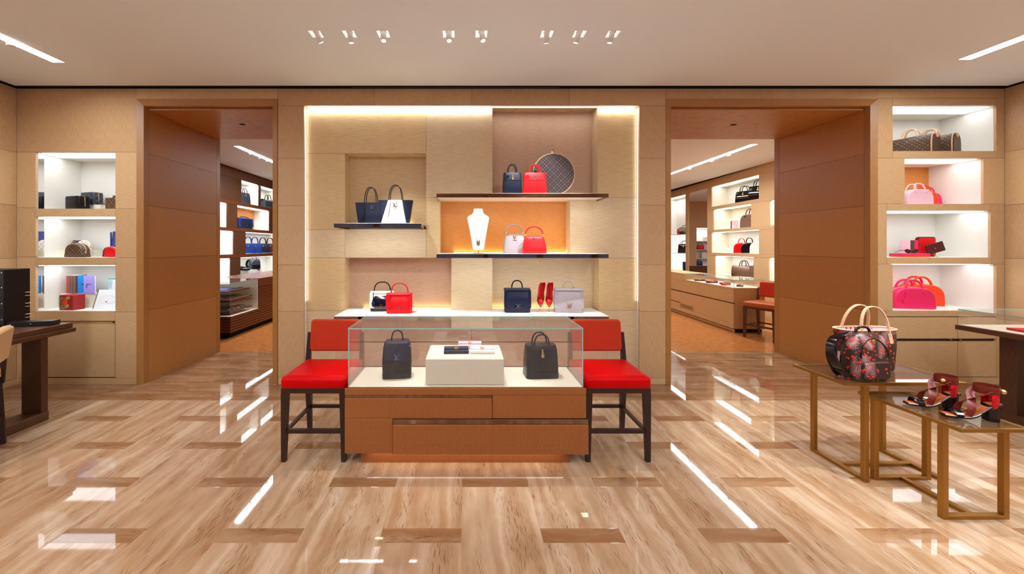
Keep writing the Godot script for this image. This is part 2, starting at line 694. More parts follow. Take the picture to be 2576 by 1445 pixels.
	leather("red_leather", rgb8(214, 20, 24), 0.36)
	leather("scarlet_leather", rgb8(226, 30, 34), 0.34)
	leather("seat_red", rgb8(200, 2, 5), 0.42)
	M.seat_red.metallic_specular = 0.2
	leather("velvet_red", rgb8(186, 48, 16), 0.75)
	M.velvet_red.rim_enabled = true
	M.velvet_red.rim = 0.5
	leather("cream_leather", rgb8(236, 230, 218), 0.4)
	leather("dove_leather", rgb8(168, 154, 154), 0.4)
	leather("pink_leather", rgb8(240, 194, 206), 0.38)
	leather("magenta_leather", rgb8(238, 44, 100), 0.36)
	leather("orange_leather", rgb8(242, 70, 34), 0.36)
	leather("tan_leather", rgb8(226, 186, 146), 0.45)
	leather("cognac_leather", rgb8(172, 84, 32), 0.4)
	leather("beige_cloth", rgb8(204, 166, 118), 0.8)
	leather("blue_leather", rgb8(28, 52, 122), 0.38)
	leather("burgundy_leather", rgb8(84, 30, 30), 0.38)
	leather("sandal_leather", rgb8(112, 40, 28), 0.35)
	mat("patent_black", rgb8(16, 12, 14), 0.08)
	mat("patent_red", rgb8(206, 14, 24), 0.07)
	mat("patent_crimson", rgb8(190, 10, 26), 0.12)
	mat("dark_sole", rgb8(24, 14, 14), 0.25)
	mat("porcelain", rgb8(246, 244, 242), 0.35)
	mat("white_paint", rgb8(240, 238, 234), 0.5)
	mat("black_case", rgb8(16, 16, 18), 0.35)
	mat("graphite", rgb8(46, 46, 50), 0.4)
	mat("silk_red", rgb8(200, 30, 30), 0.3)
	mat("ink", rgb8(24, 26, 70), 0.6)
	mat("lens_brown", rgb8(60, 34, 26), 0.08)
	print_on("monogram", canvas_image(rgb8(74, 52, 38), rgb8(164, 130, 84)), 13.0)
	print_on("monogram_plum", canvas_image(rgb8(64, 50, 54), rgb8(150, 128, 100)), 13.0)
	print_on("checker_graphite", checker_image(rgb8(38, 40, 52), rgb8(66, 70, 84)), 16.0)
	print_on("checker_brown", checker_image(rgb8(88, 58, 42), rgb8(142, 100, 74)), 22.0)
	print_on("checker_white", checker_image(rgb8(242, 238, 228), rgb8(206, 202, 192)), 18.0)
	print_on("tropical", tropical_image(), 3.0, 0.35)
	for k in [["book_rose", 196, 90, 84], ["book_brown", 126, 84, 70], ["book_olive", 112, 116, 60], ["book_plum", 110, 66, 90], ["book_blue", 24, 140, 226], ["book_lilac", 168, 152, 236], ["folder_blue", 58, 66, 136], ["gift_red", 156, 24, 26], ["paper", 232, 236, 240], ["sticker_green", 110, 120, 72], ["sticker_orange", 232, 66, 34], ["sticker_gold", 176, 160, 92], ["teal_print", 60, 160, 170], ["tie_grey", 120, 116, 130], ["tie_blue", 96, 118, 170], ["tie_rose", 196, 150, 140], ["pencil_blue", 176, 192, 206]]:
		mat(k[0], rgb8(k[1], k[2], k[3]), 0.5)

# ---------------------------------------------------------------- the room
func panel(par, a, b, c, d, zl, m, called = "panel", t = 0.02, gap = 0.0014):
	var z = WALL - zl
	return part(called, box(X(a, z) + gap, X(b, z) - gap, Y(d, z) + gap, Y(c, z) - gap, zl - t, zl), m, par)

# an open lined recess in a wall whose face is z = 0 of the parent, d deep
func niche(par, u0, u1, y0, y1, d, m_back, m_side, energy, color, front = -0.02, t = 0.018, light_y = 0.0):
	part("niche_back", box(u0 - t, u1 + t, y0 - t, y1 + t, -d - t, -d), m_back, par)
	part("niche_side", box(u0 - t, u0, y0, y1, -d, front), m_side, par)
	part("niche_side", box(u1, u1 + t, y0, y1, -d, front), m_side, par)
	part("niche_top", box(u0 - t, u1 + t, y1, y1 + t, -d, front), m_side, par)
	part("niche_floor", box(u0 - t, u1 + t, y0 - t, y0, -d, front), m_side, par)
	if energy > 0.0:
		led(par, Vector3(u0 + 0.02, y1 - 0.005, -d * 0.3), Vector3(u1 - 0.02, y1 - 0.005, -d * 0.3), d * 0.44, energy, color, Vector3(0, -1, 0), M.led_soft)

func ceiling_slab(called, x0, x1, z0, z1, holes):
	var c := CSGBox3D.new()
	c.name = called
	c.size = Vector3(x1 - x0, 0.15, z1 - z0)
	c.position = Vector3((x0 + x1) / 2, CEIL + 0.075, (z0 + z1) / 2)
	c.material = M.plaster
	c.set_meta("kind", "structure")
	for h in holes:
		var k := CSGBox3D.new()
		k.name = "opening"
		k.operation = CSGShape3D.OPERATION_SUBTRACTION
		k.size = Vector3(h[1] - h[0], 0.4, h[3] - h[2])
		k.position = Vector3((h[0] + h[1]) / 2, 0.0, (h[2] + h[3]) / 2) - Vector3(c.position.x, 0.0, c.position.z)
		k.material = M.plaster
		c.add_child(k, true)
	add_child(c)

# long lit slot in a ceiling with small adjustable spots in it
func trough(label, x0, x1, z0, z1, heads, energy, group):
	var xm = (x0 + x1) / 2.0
	var t = thing("ceiling_light_trough", label, "ceiling light", Vector3(xm, CEIL, (z0 + z1) / 2.0), 0.0, group)
	var w = (x1 - x0) / 2.0
	var l = (z1 - z0) / 2.0
	var st := mb()
	bx(st, -w, -w + 0.004, 0.0, 0.11, -l, l)
	bx(st, w - 0.004, w, 0.0, 0.11, -l, l)
	bx(st, -w + 0.004, w - 0.004, 0.0, 0.11, -l, -l + 0.004)
	bx(st, -w + 0.004, w - 0.004, 0.0, 0.11, l - 0.004, l)
	part("light_housing", st, M.lamp_white, t)
	part("light_diffuser", box(-w + 0.006, w - 0.006, 0.03, 0.034, -l + 0.006, l - 0.006), M.trough_glow, t)
	area_light(Vector3(0, 0.026, 0), Vector2(2 * w - 0.014, 2 * l - 0.014), energy, white_light, Vector3.DOWN, t)
	for h in heads:
		var c = Vector3(0.0, 0.0, h - (z0 + z1) / 2.0)
		var s := mb()
		tube(s, [c + Vector3(0, 0.03, 0), c + Vector3(0.01, -0.045, 0)], 0.028, 14)
		part("spot_head", s, M.lamp_white, t)
	return t

func spotlight(label, x, z, aim: Vector3, energy, angle):
	var t = thing("ceiling_spotlight", label, "spotlight", Vector3(x, CEIL, z), 0.0, "recessed ceiling spots before the alcove")
	var w = 0.05
	var st := mb()
	bx(st, -w, -w + 0.003, -0.001, 0.12, -w, w)
	bx(st, w - 0.003, w, -0.001, 0.12, -w, w)
	bx(st, -w, w, -0.001, 0.12, -w, -w + 0.003)
	bx(st, -w, w, -0.001, 0.12, w - 0.003, w)
	bx(st, -w, w, 0.116, 0.12, -w, w)
	part("recess_housing", st, M.lamp_white, t)
	part("recess_lamp_ring", box(-w + 0.008, w - 0.008, 0.108, 0.112, -w + 0.008, w - 0.008), M.lamp_glow, t)
	var dir = (aim - Vector3(x, CEIL, z)).normalized()
	var up = Vector3(0, 0.06, 0)
	var s := mb()
	tube(s, [up, up + Vector3(0, -0.045, 0)], 0.027, 16)
	var yoke = part("spot_yoke", s, M.lamp_white, t)
	var h := mb()
	var tip = up + Vector3(0, -0.035, 0) + dir * 0.085
	tube(h, [up + Vector3(0, -0.035, 0), tip], 0.021, 16)
	part("spot_head", h, M.lamp_white, t)
	var e := mb()
	tube(e, [tip - dir * 0.002, tip + dir * 0.002], 0.017, 16)
	part("spot_lamp_lens", e, M.lamp_glow, t)
	spot_light(tip + dir * 0.012, aim - Vector3(x, CEIL, z), energy, angle, white_light, 0.016, t)

func tile_mesh(w, l, k, cache, along_x, t = 0.02):
	var key = "%.4f %.4f %d %s" % [w, l, k, along_x]
	if cache.has(key):
		return cache[key]
	var st := mb()
	st.set_smooth_group(-1)
	var ou = fmod(k * 0.3717, 0.5)
	var ov = fmod(k * 0.2391 + 0.11, 0.62)
	var p = [Vector3(-w / 2, 0, -l / 2), Vector3(w / 2, 0, -l / 2), Vector3(w / 2, 0, l / 2), Vector3(-w / 2, 0, l / 2)]
	var c = 0.0012
	var ring_ = [p, [], []]
	for v in p:
		ring_[1].append(v + Vector3(sign(v.x) * c, -c, sign(v.z) * c))
		ring_[2].append(v + Vector3(sign(v.x) * c, -t, sign(v.z) * c))
	var uvof = func(v): return Vector2(ou + (v.z + l / 2) / 0.95, ov + (v.x + w / 2) / 2.4) if along_x else Vector2(ou + (v.x + w / 2) / 0.95, ov + (v.z + l / 2) / 2.4)
	var faces = [[p[0], p[1], p[2], Vector3.UP], [p[0], p[2], p[3], Vector3.UP]]
	for r in 2:
		for i in 4:
			var j = (i + 1) % 4
			var out = (p[i] + p[j]) / 2.0
			faces.append([ring_[r][i], ring_[r][j], ring_[r + 1][j], out])
			faces.append([ring_[r][i], ring_[r + 1][j], ring_[r + 1][i], out])
	for f in faces:
		var a = f[0]
		var b = f[1]
		var d = f[2]
		if (d - a).cross(b - a).dot(f[3]) < 0.0:
			var q = b
			b = d
			d = q
		for v in [a, b, d]:
			st.set_uv(uvof.call(v))
			st.add_vertex(v)
	st.generate_normals()
	cache[key] = st.commit()
	return cache[key]

func lay(parent, called, mesh, m, x, z):
	var o := MeshInstance3D.new()
	o.name = called
	o.mesh = mesh
	o.material_override = m
	o.position = Vector3(x, 0, z)
	parent.add_child(o, true)

func build_floor():
	var f = structure("floor")
	part("screed", box(XL - 0.2, XR + 0.2, -0.08, -0.021, -BACK, 3.3), M.groove, f)
	var cache = {}
	var w = 0.417
	var g = 0.0005
	var n = 0
	for k in range(-12, 15):
		var xc = -0.232 + w * k
		if xc - w / 2 > XR or xc + w / 2 < XL:
			continue
		var first = -1.855 if posmod(k, 2) == 0 else -2.275
		for m in range(-3, 5):
			var zc = first + 0.84 * m
			for s in [[zc - 0.0465, zc + 0.0465, true], [zc + 0.0465, zc + 0.7935, false]]:
				var z0 = max(s[0], -3.48)
				var z1 = min(s[1], 1.2)
				if z1 - z0 < 0.03:
					continue
				n += 1
				var kind = (n * 7 + posmod(k, 5) * 3) % 11
				var mesh = tile_mesh(w - 2 * g, z1 - z0 - 2 * g, kind % 5 if s[2] else kind, cache, s[2])
				lay(f, "cross_tile" if s[2] else "marble_tile", mesh, M.marble_brown if s[2] else (M.marble if kind % 3 else M.marble_rosy), xc, (z0 + z1) / 2)
	# border along the panelled wall, grain lying along it
	var x = XL
	var i = 0
	while x < XR:
		var l = min(1.19, XR - x)
		lay(f, "border_tile", tile_mesh(l - 2 * g, 0.399 - 2 * g, i % 7, cache, true), M.marble_brown, x + l / 2, -(3.48 + WALL) / 2)
		x += l
		i += 1
	for p in [[X(344), X(698)], [X(1675), X(2208)]]:
		for r in 3:
			var z0 = -WALL - 0.4105 * r
			for c in 2:
				var hw = (p[1] - p[0]) / 2.0
				lay(f, "threshold_tile", tile_mesh(hw - 2 * g, 0.41 - 2 * g, (r * 2 + c) % 7, cache, true), M.marble_brown, p[0] + hw * (c + 0.5), z0 - 0.205)
	lay(f, "marble_slab", tile_mesh(XR - XL, 2.0, 0, cache, false), M.marble, (XL + XR) / 2, 2.2)

func build_shell():
	build_floor()
	# ceiling, shadow gap and roof over all rooms
	var holes = []
	for s in SPOTS:
		holes.append([s[0] - 0.05, s[0] + 0.05, s[1] - 0.05, s[1] + 0.05])
	holes.append([-3.852, -3.736, -3.337, 2.6])
	holes.append([4.515, 4.635, -3.285, 2.6])
	holes.append([-1.46, -1.34, -1.2, 2.6])
	holes.append([2.04, 2.16, -1.2, 2.6])
	ceiling_slab("ceiling", XL + 0.065, XR - 0.065, -WALL + 0.065, 3.15, holes)
	ceiling_slab("ceiling_gentlemen_room", -5.06, -0.42, -12.9, -BACK - 0.02, [[-3.97, -3.85, -8.6, -6.11], [-2.06, -1.94, -10.0, -6.11]])
	ceiling_slab("ceiling_accessory_room", 0.62, 6.2, -14.0, -BACK - 0.02, [[4.78, 4.9, -9.0, -6.0], [2.54, 2.66, -11.0, -6.0]])
	var r = structure("roof_slab")
	part("slab", box(-6.2, 8.0, CEIL + 0.152, CEIL + 0.25, -14.2, 3.5), M.matt_black, r)
	var gap = structure("trim_1")
	var st := mb()
	bx(st, XL - 0.02, XR + 0.02, 3.2115, CEIL + 0.15, -WALL - 0.03, -WALL)
	bx(st, XL - 0.03, XL, 3.2115, CEIL + 0.15, -WALL, 3.2)
	bx(st, XR, XR + 0.03, 3.2115, CEIL + 0.15, -WALL, 3.2)
	part("shadow_gap", st, M.matt_black, gap)
	part("air_slot", box(X(888), X(1405), CEIL - 0.0005, CEIL + 0.004, -WALL + 0.012, -WALL + 0.03), M.graphite, gap)
	# side walls with panels
	var rows = [[2.52, 3.211], [1.945, 2.52], [1.37, 1.945], [0.79, 1.37], [0.07, 0.79]]
	for s in 2:
		var wl = structure("wall_left" if s == 0 else "wall_right")
		var xf = XL if s == 0 else XR
		var d = -1.0 if s == 0 else 1.0
		part("wall_core", box(min(xf + d * 0.022, xf + d * 0.2), max(xf + d * 0.022, xf + d * 0.2), 0, CEIL + 0.15, -WALL - 0.02, 3.3), M.groove, wl)
		for i in rows.size():
			for k in 6:
				var z1 = 3.2 - 1.18 * k
				var z0 = max(z1 - 1.18, -WALL)
				part("panel", box(min(xf, xf + d * 0.02), max(xf, xf + d * 0.02), rows[i][0] + 0.0014, rows[i][1] - 0.0014, z0 + 0.0014, z1 - 0.0014), M.oak_standing if (i + k) % 2 else M.oak_lying_pale, wl)
		part("baseboard", box(min(xf, xf + d * 0.02), max(xf, xf + d * 0.02), 0, 0.068, -WALL, 3.2), M.oak_lying, wl)
	# shop front behind the viewer, evening outside
	var wf = structure("wall_front")
	part("lintel", box(XL - 0.2, XR + 0.2, 2.95, CEIL + 0.15, 3.2, 3.4), M.oak_lying, wf)
	var xs = [XL - 0.2, -4.1, -2.7, -2.55, -1.1, -0.95, 0.5, 0.65, 2.1, 2.25, 3.7, 3.85, 5.2, XR + 0.2]
	for k in 7:
		part("pier", box(xs[2 * k], xs[2 * k + 1], 0, 2.95, 3.2, 3.4), M.walnut_standing, wf)
		if k < 6:
			var wn = structure("window_%d" % (k + 1))
			part("pane", box(xs[2 * k + 1], xs[2 * k + 2], 0.0, 2.95, 3.3, 3.31), M.window_glass, wn)
	build_back_wall()
	build_passages()

func build_back_wall():
	var w = structure("wall_back", Vector3(0, 0, -WALL))
	var OH = M.oak_lying
	var OP = M.oak_lying_pale
	var OV = M.oak_standing
	var OW = M.oak_standing_pale
	# fascia panels: left px, right px, upper px, lower px, veneer
	for p in [[42, 344, 223, 383, OV], [344, 699, 223, 249, OP], [699, 942, 223, 266, OV], [942, 1187, 223, 266, OH], [1187, 1432, 223, 266, OV], [1432, 1675, 223, 266, OH],
			[1675, 1944, 223, 249, OV], [1944, 2208, 223, 249, OH], [2208, 2527, 223, 247, OH],
			[42, 90, 383, 523, OP], [42, 90, 523, 647, OW], [42, 90, 647, 785, OP], [42, 90, 785, 952, OW],
			[290, 344, 383, 525, OP], [290, 344, 525, 648, OH], [290, 344, 648, 785, OW], [290, 344, 785, 952, OP],
			[90, 290, 525, 545, OP], [90, 290, 648, 668, OH], [90, 290, 783, 808, OP],
			[699, 765, 266, 400, OV], [699, 765, 400, 518, OH], [699, 765, 518, 667, OW], [699, 765, 667, 784, OH], [699, 765, 784, 952, OV],
			[1608, 1675, 266, 399, OV], [1608, 1675, 399, 516, OH], [1608, 1675, 516, 667, OV], [1608, 1675, 667, 784, OH], [1608, 1675, 784, 952, OV],
			[2208, 2246, 247, 398, OV], [2246, 2506, 247, 265, OH], [2506, 2527, 247, 398, OV], [2246, 2506, 380, 398, OH],
			[2208, 2276, 398, 513, OH], [2474, 2527, 398, 513, OP], [2208, 2231, 513, 665, OW], [2231, 2492, 513, 530, OH], [2492, 2527, 513, 665, OV], [2231, 2492, 648, 665, OP],
			[2208, 2246, 665, 782, OP], [2506, 2527, 665, 782, OV], [2208, 2230, 782, 950, OV], [2230, 2506, 782, 797, OH], [2506, 2527, 782, 950, OV]]:
		panel(w, p[0], p[1], p[2], p[3], 0.0, p[4])
	for p in [[42, 344], [699, 765], [1608, 1675], [2208, 2527]]:
		panel(w, p[0], p[1], 952 if p[0] < 2000 else 950, 968, 0.0, OP, "baseboard")
	# cupboards under the niches
	panel(w, 90, 290, 815, 950, -0.004, OP, "cabinet_door", 0.018, 0.004)
	panel(w, 90, 290, 808, 815, -0.018, M.beige_counter, "finger_groove", 0.01)
	var kn := mb()
	tube(kn, [Vector3(X(283), Y(811.5), -0.018), Vector3(X(283), Y(811.5), -0.004)], 0.009, 12)
	part("lock", kn, M.brass, w)
	for p in [[2230, 2409, 798, 853], [2409, 2506, 798, 853]]:
		panel(w, p[0], p[1], p[2], p[3], -0.003, OP, "drawer_front", 0.018, 0.003)
	for p in [[2230, 2409, 859, 949], [2409, 2506, 859, 949]]:
		panel(w, p[0], p[1], p[2], p[3], -0.003, OP, "cabinet_door", 0.018, 0.003)
	for px in [2391, 2416]:
		var kk := mb()
		tube(kk, [Vector3(X(px), Y(855), -0.02), Vector3(X(px), Y(855), 0.004)], 0.012, 12)
		part("knob", kk, M.brass, w)
	part("core", box(X(90), X(290), 0.06, Y(783) - 0.02, -0.06, -0.022), M.groove, w)
	part("core", box(X(2230), X(2506), 0.06, Y(782) - 0.02, -0.06, -0.022), M.groove, w)
	# lit niches
	for n in [[383, 525], [545, 648], [668, 783]]:
		niche(w, X(90), X(290), Y(n[1]), Y(n[0]), 0.46, M.lining, M.lining, 0.12, white_light)
		part("mirror_strip", box(X(90), X(90) + 0.003, Y(n[1]) + 0.002, Y(n[0]) - 0.002, -0.075, -0.021), M.mirror, w)
	for n in [[2246, 2506, 265, 380], [2276, 2474, 398, 513], [2231, 2492, 530, 648], [2246, 2506, 665, 782]]:
		niche(w, X(n[0]), X(n[1]), Y(n[3]), Y(n[2]), 0.46, M.amber_leather if n[0] == 2276 else M.lining, M.lining, 0.12, white_light)
	# alcove: brushed straw oak set back 5 cm, with its own recesses
	var A = -0.05
	var za = WALL + 0.05
	for p in [[764, 1072, 262, 386, M.straw_oak], [1072, 1239, 262, 497, M.straw_oak_pale], [764, 868, 386, 578, M.straw_oak], [764, 868, 578, 649, M.straw_oak_pale], [764, 868, 649, 782, M.straw_oak], [764, 868, 782, 968, M.straw_oak_pale],
			[868, 1072, 577, 649, M.straw_oak_pale], [1072, 1107, 497, 649, M.straw_oak], [1503, 1609, 262, 497, M.straw_oak], [1434, 1609, 497, 650, M.straw_oak_pale],
			[1135, 1239, 641, 803, M.straw_oak_pale], [1506, 1609, 650, 781, M.straw_oak], [1506, 1609, 781, 968, M.straw_oak_pale], [868, 1135, 803, 968, M.rose_oak], [1135, 1506, 803, 968, M.rose_oak]]:
		panel(w, p[0], p[1], p[2], p[3], A, p[4])
	# recesses of the alcove, 16 cm deep
	for r in [[868, 1072, 386, 577, M.straw_oak], [1239, 1503, 268, 497, M.rose_oak], [1107, 1434, 497, 641, M.amber_leather], [868, 1135, 649, 803, M.rose_oak], [1239, 1506, 650, 803, M.straw_oak_pale]]:
		var x0 = X(r[0], za)
		var x1 = X(r[1], za)
		var y0 = Y(r[3], za)
		var y1 = Y(r[2], za)
		var m2 = M.amber_leather if r[4] == M.amber_leather else M.straw_oak_pale
		var b = -0.21
		part("recess_back", box(x0 - 0.01, x1 + 0.01, y0 - 0.01, y1 + 0.01, b - 0.02, b), r[4], w)
		part("recess_side", box(x0 - 0.018, x0, y0, y1, b, A - 0.021), M.straw_oak_pale, w)
		part("recess_side", box(x1, x1 + 0.018, y0, y1, b, A - 0.021), M.straw_oak_pale, w)
		part("recess_soffit", box(x0 - 0.018, x1 + 0.018, y1, y1 + 0.018, b, A - 0.021), m2, w)
	# light hidden in the reveal of the alcove
	var lx0 = X(765)
	var lx1 = X(1608)
	var ly = Y(266)
	part("reveal", box(lx0 - 0.02, lx1 + 0.02, ly, ly + 0.018, A, -0.02), M.lining, w)
	part("reveal", box(lx0 - 0.02, lx0, 0.0, ly, A, -0.02), M.lining, w)
	part("reveal", box(lx1, lx1 + 0.02, 0.0, ly, A, -0.02), M.lining, w)
	led(w, Vector3(lx0 + 0.03, ly - 0.004, -0.034), Vector3(X(1239) - 0.01, ly - 0.004, -0.034), 0.012, 0.7, white_light, Vector3(0, -1, -0.25), M.led_white)
	led(w, Vector3(X(1503) + 0.01, ly - 0.004, -0.034), Vector3(lx1 - 0.03, ly - 0.004, -0.034), 0.012, 0.12, white_light, Vector3(0, -1, -0.25), M.led_white)
	led(w, Vector3(X(1239), ly - 0.004, -0.034), Vector3(X(1503), ly - 0.004, -0.034), 0.012, 0.12, white_light, Vector3(0, -1, 0.0), M.led_white)
	led(w, Vector3(lx0 + 0.004, 0.9, -0.034), Vector3(lx0 + 0.004, ly - 0.03, -0.034), 0.01, 0.02, white_light, Vector3(1, 0, -0.25), M.led_soft)
	led(w, Vector3(lx1 - 0.004, 0.9, -0.034), Vector3(lx1 - 0.004, ly - 0.03, -0.034), 0.01, 0.02, white_light, Vector3(-1, 0, -0.25), M.led_soft)
	# the thickness of the wall behind the panels
	for p in [[XL, X(90) - 0.02, 0.0, CEIL], [X(290) + 0.02, X(344) - 0.01, 0, CEIL], [X(2208) + 0.01, X(2231) - 0.03, 0, CEIL], [X(2506) + 0.02, XR, 0, CEIL]]:
		part("core", box(p[0], p[1], p[2], p[3], -BACK + WALL, -0.022), M.groove, w)
	for p in [[XL - 0.2, X(344) - 0.01], [X(2208) + 0.01, XR + 0.2], [X(699), X(1675)]]:
		part("core", box(p[0], p[1], 0, CEIL + 0.15, -BACK + WALL, -0.6), M.groove, w)

func build_passages():
	var rows = [[2.525, 3.006], [1.948, 2.525], [1.371, 1.948], [0.795, 1.371], [0.066, 0.795]]
	for s in 2:
		var x0 = X(358.5) if s == 0 else X(1690)
		var x1 = X(684) if s == 0 else X(2193)
		var o0 = X(344) if s == 0 else X(1675)
		var o1 = X(698) if s == 0 else X(2207.5)
		var top = 3.03
		var otop = Y(249)
		var zf = -WALL
		var f = structure("trim_%d" % (s + 2))
		# bevelled frame round the opening, mitred at the corners, and its twin at the far end
		for e in 2:
			var za = zf + 0.004 if e == 0 else -BACK - 0.012
			var zb = zf - 0.014 if e == 0 else -BACK + 0.006
			var zc = zf - 0.072 if e == 0 else -BACK + 0.08
			for k in [[Vector2(o0, 0), Vector2(o0, otop), Vector2(x0, 0), Vector2(x0, top), "frame_jamb"], [Vector2(o1, 0), Vector2(o1, otop), Vector2(x1, 0), Vector2(x1, top), "frame_jamb"], [Vector2(o0, otop), Vector2(o1, otop), Vector2(x0, top), Vector2(x1, top), "frame_head"]]:
				var q = []
				for v in [k[0], k[1], k[3], k[2]]:
					q.append(v)
				var st := mb()
				st.set_smooth_group(-1)
				var oa0 = Vector3(k[0].x, k[0].y, za)
				var oa1 = Vector3(k[1].x, k[1].y, za)
				var ia0 = Vector3(k[2].x, k[2].y, zb)
				var ia1 = Vector3(k[3].x, k[3].y, zb)
				var ic0 = Vector3(k[2].x, k[2].y, zc)
				var ic1 = Vector3(k[3].x, k[3].y, zc)
				var oc0 = Vector3(k[0].x, k[0].y, zc)
				var oc1 = Vector3(k[1].x, k[1].y, zc)
				var face = Vector3(0, 0, 1 if e == 0 else -1)
				var inward = (ia0 + ia1 - oa0 - oa1)
				inward.z = 0.0
				quad(st, oa0, oa1, ia1, ia0, face)
				quad(st, ia0, ia1, ic1, ic0, inward)
				quad(st, ic0, ic1, oc1, oc0, -face)
				quad(st, oc0, oc1, oa1, oa0, -inward)
				part(k[4], st, M.frame_oak, f)
		# panelled lining of the passage
		var w = structure("wall_passage_left" if s == 0 else "wall_passage_right")
		for side in 2:
			var xf = x0 if side == 0 else x1
			var d = -1.0 if side == 0 else 1.0
			for i in rows.size():
				part("panel", box(min(xf, xf + d * 0.02), max(xf, xf + d * 0.02), rows[i][0] + 0.0015, rows[i][1] - 0.0015, -BACK + 0.083, zf - 0.075), M.passage_oak_standing if i % 2 else M.passage_oak_lying, w)
			part("baseboard", box(min(xf, xf + d * 0.02), max(xf, xf + d * 0.02), 0, 0.066, -BACK + 0.083, zf - 0.075), M.passage_oak_lying, w)
			part("core", box(min(xf + d * 0.022, xf + d * 0.055), max(xf + d * 0.022, xf + d * 0.055), 0, CEIL, -BACK + 0.01, zf - 0.03), M.groove, w)
		var c = structure("ceiling_passage_left" if s == 0 else "ceiling_passage_right")
		var xm = lerp(x0, x1, 0.62 if s == 0 else 0.34)
		part("panel", box(x0, xm - 0.0015, 3.006, 3.026, -BACK + 0.083, zf - 0.075), M.passage_oak_lying, c)
		part("panel", box(xm + 0.0015, x1, 3.006, 3.026, -BACK + 0.083, zf - 0.075), M.passage_oak_lying, c)
		part("core", box(o0, o1, 3.104, CEIL + 0.15, -BACK, zf - 0.022), M.groove, c)
		var px = [610, 313] if s == 0 else [1845, 314]
		var zs = (3.006 - EYE) * FOC / (CY - px[1])
		var sx = X(px[0], zs)
		var det = thing("ceiling_sensor", "small dark square sensor in the wooden soffit of the %s" % ("narrower passage" if s == 0 else "wider passage"), "sensor", Vector3(sx, 3.006, -zs))
		part("plate", cbox(-0.03, 0.03, -0.006, 0.0, -0.018, 0.018, 0.002), M.matt_black, det)
		part("lens", box(-0.012, 0.012, -0.009, -0.006, -0.008, 0.008), M.graphite, det)

# ---------------------------------------------------------------- furniture
func floating_shelf(label, x0, x1, ytop, zfront, zback, under, rear):
	var t = thing("floating_shelf", label, "shelf", Vector3((x0 + x1) / 2, ytop - 0.044, -zfront))
	var h = (x1 - x0) / 2.0
	var d = zback - zfront
	part("board", box(-h + 0.003, h - 0.003, 0.018, 0.04, -d, -0.004), M.white_top, t)
	part("top_sheet", box(-h, h, 0.04, 0.044, -d, 0.0), M.white_top, t)
	var st := mb()
	bx(st, -h, h, 0.0, 0.04, -0.004, 0.0)
	bx(st, -h, -h + 0.003, 0.0, 0.04, -d, -0.004)
	bx(st, h - 0.003, h, 0.0, 0.04, -d, -0.004)
	part("metal_edge", st, M.bronze, t)
	var n = int(round((x1 - x0) / 0.42))
	for i in n:
		var s := mb()
		tube(s, [Vector3(-h + (i + 0.5) * 2 * h / n, 0.02, -0.001), Vector3(-h + (i + 0.5) * 2 * h / n, 0.02, 0.002)], 0.004, 8)
		part("screw", s, M.steel, t)
	if under > 0.0:
		led(t, Vector3(-h + 0.05, 0.014, -0.03), Vector3(h - 0.05, 0.014, -0.03), 0.045, under, Color(0.88, 0.945, 1.0), Vector3(0, -1, -0.25), M.led_soft)
	if rear > 0.0:
		led(t, Vector3(-h + 0.16, 0.046, -d + 0.012), Vector3(h - 0.16, 0.046, -d + 0.012), 0.01, rear, Color(1.0, 0.92, 0.62), Vector3(0, 1, 0.15), M.led_warm)
	return t

func stool(label, pos, turn, seat_m, back_m, wood_m, group):
	# seat front faces +z; origin on the floor under the middle of the seat
	var t = thing("bar_stool", label, "stool", pos, turn, group)
	var w = 0.225
	var zf = 0.21
	var zb = -0.23
	var st := mb()
	loft(st, [rect_ring(-w, w, zb + 0.02, zf, 0.515, 0.02), rect_ring(-w - 0.004, w + 0.004, zb + 0.02, zf + 0.004, 0.53, 0.026), rect_ring(-w - 0.004, w + 0.004, zb + 0.02, zf + 0.004, 0.568, 0.026), rect_ring(-w + 0.004, w - 0.004, zb + 0.025, zf - 0.006, 0.586, 0.02), rect_ring(-w + 0.03, w - 0.03, zb + 0.05, zf - 0.035, 0.594, 0.02)])
	part("seat", st, seat_m, t)
	# seams from the corners of the seat cushion
	var bk := mb()
	puff(bk, rounded(-0.205, 0.205, 0.605, 0.855, 0.028), 0.06, 0.022, 0.0, 0.004)
	var b = part("backrest", bk, back_m, t)
	b.transform = Transform3D(Basis(Vector3.RIGHT, deg_to_rad(-7)), Vector3(0, 0.05, -0.145))
	part("seat_frame", box(-w + 0.002, w - 0.002, 0.478, 0.514, zb + 0.022, zf - 0.002), wood_m, t)
	for s in [-1.0, 1.0]:
		var l := mb()
		taper(l, Vector3(s * (w - 0.022), 0.478, zf - 0.024), Vector3(s * (w - 0.016), 0.0, zf - 0.018), 0.022, 0.015)
		part("leg", l, wood_m, t)
		var r := mb()
		taper(r, Vector3(s * (w - 0.02), 0.5, zb + 0.045), Vector3(s * (w - 0.018), 0.0, zb + 0.012), 0.023, 0.015)
		part("leg", r, wood_m, t)
		var u := mb()
		taper(u, Vector3(s * (w - 0.006), 0.46, zb + 0.03), Vector3(s * (w - 0.012), 0.80, zb + 0.0), 0.02, 0.012)
		part("back_post", u, wood_m, t)
		var k := mb()
		taper(k, Vector3(s * (w - 0.02), 0.2, zb + 0.02), Vector3(s * (w - 0.02), 0.2, zf - 0.02), 0.011, 0.011)
		part("stretcher", k, wood_m, t)
	part("stretcher", box(-w + 0.02, w - 0.02, 0.195, 0.223, zf - 0.032, zf - 0.01), wood_m, t)
	part("stretcher", box(-w + 0.02, w - 0.02, 0.195, 0.219, zb + 0.014, zb + 0.036), wood_m, t)
	return t

func rect_ring(x0, x1, z0, z1, y, r):
	var p = rounded(x0, x1, z0, z1, r, 4)
	var q = PackedVector3Array()
	for v in p:
		q.append(Vector3(v.x, y, v.y))
	return q

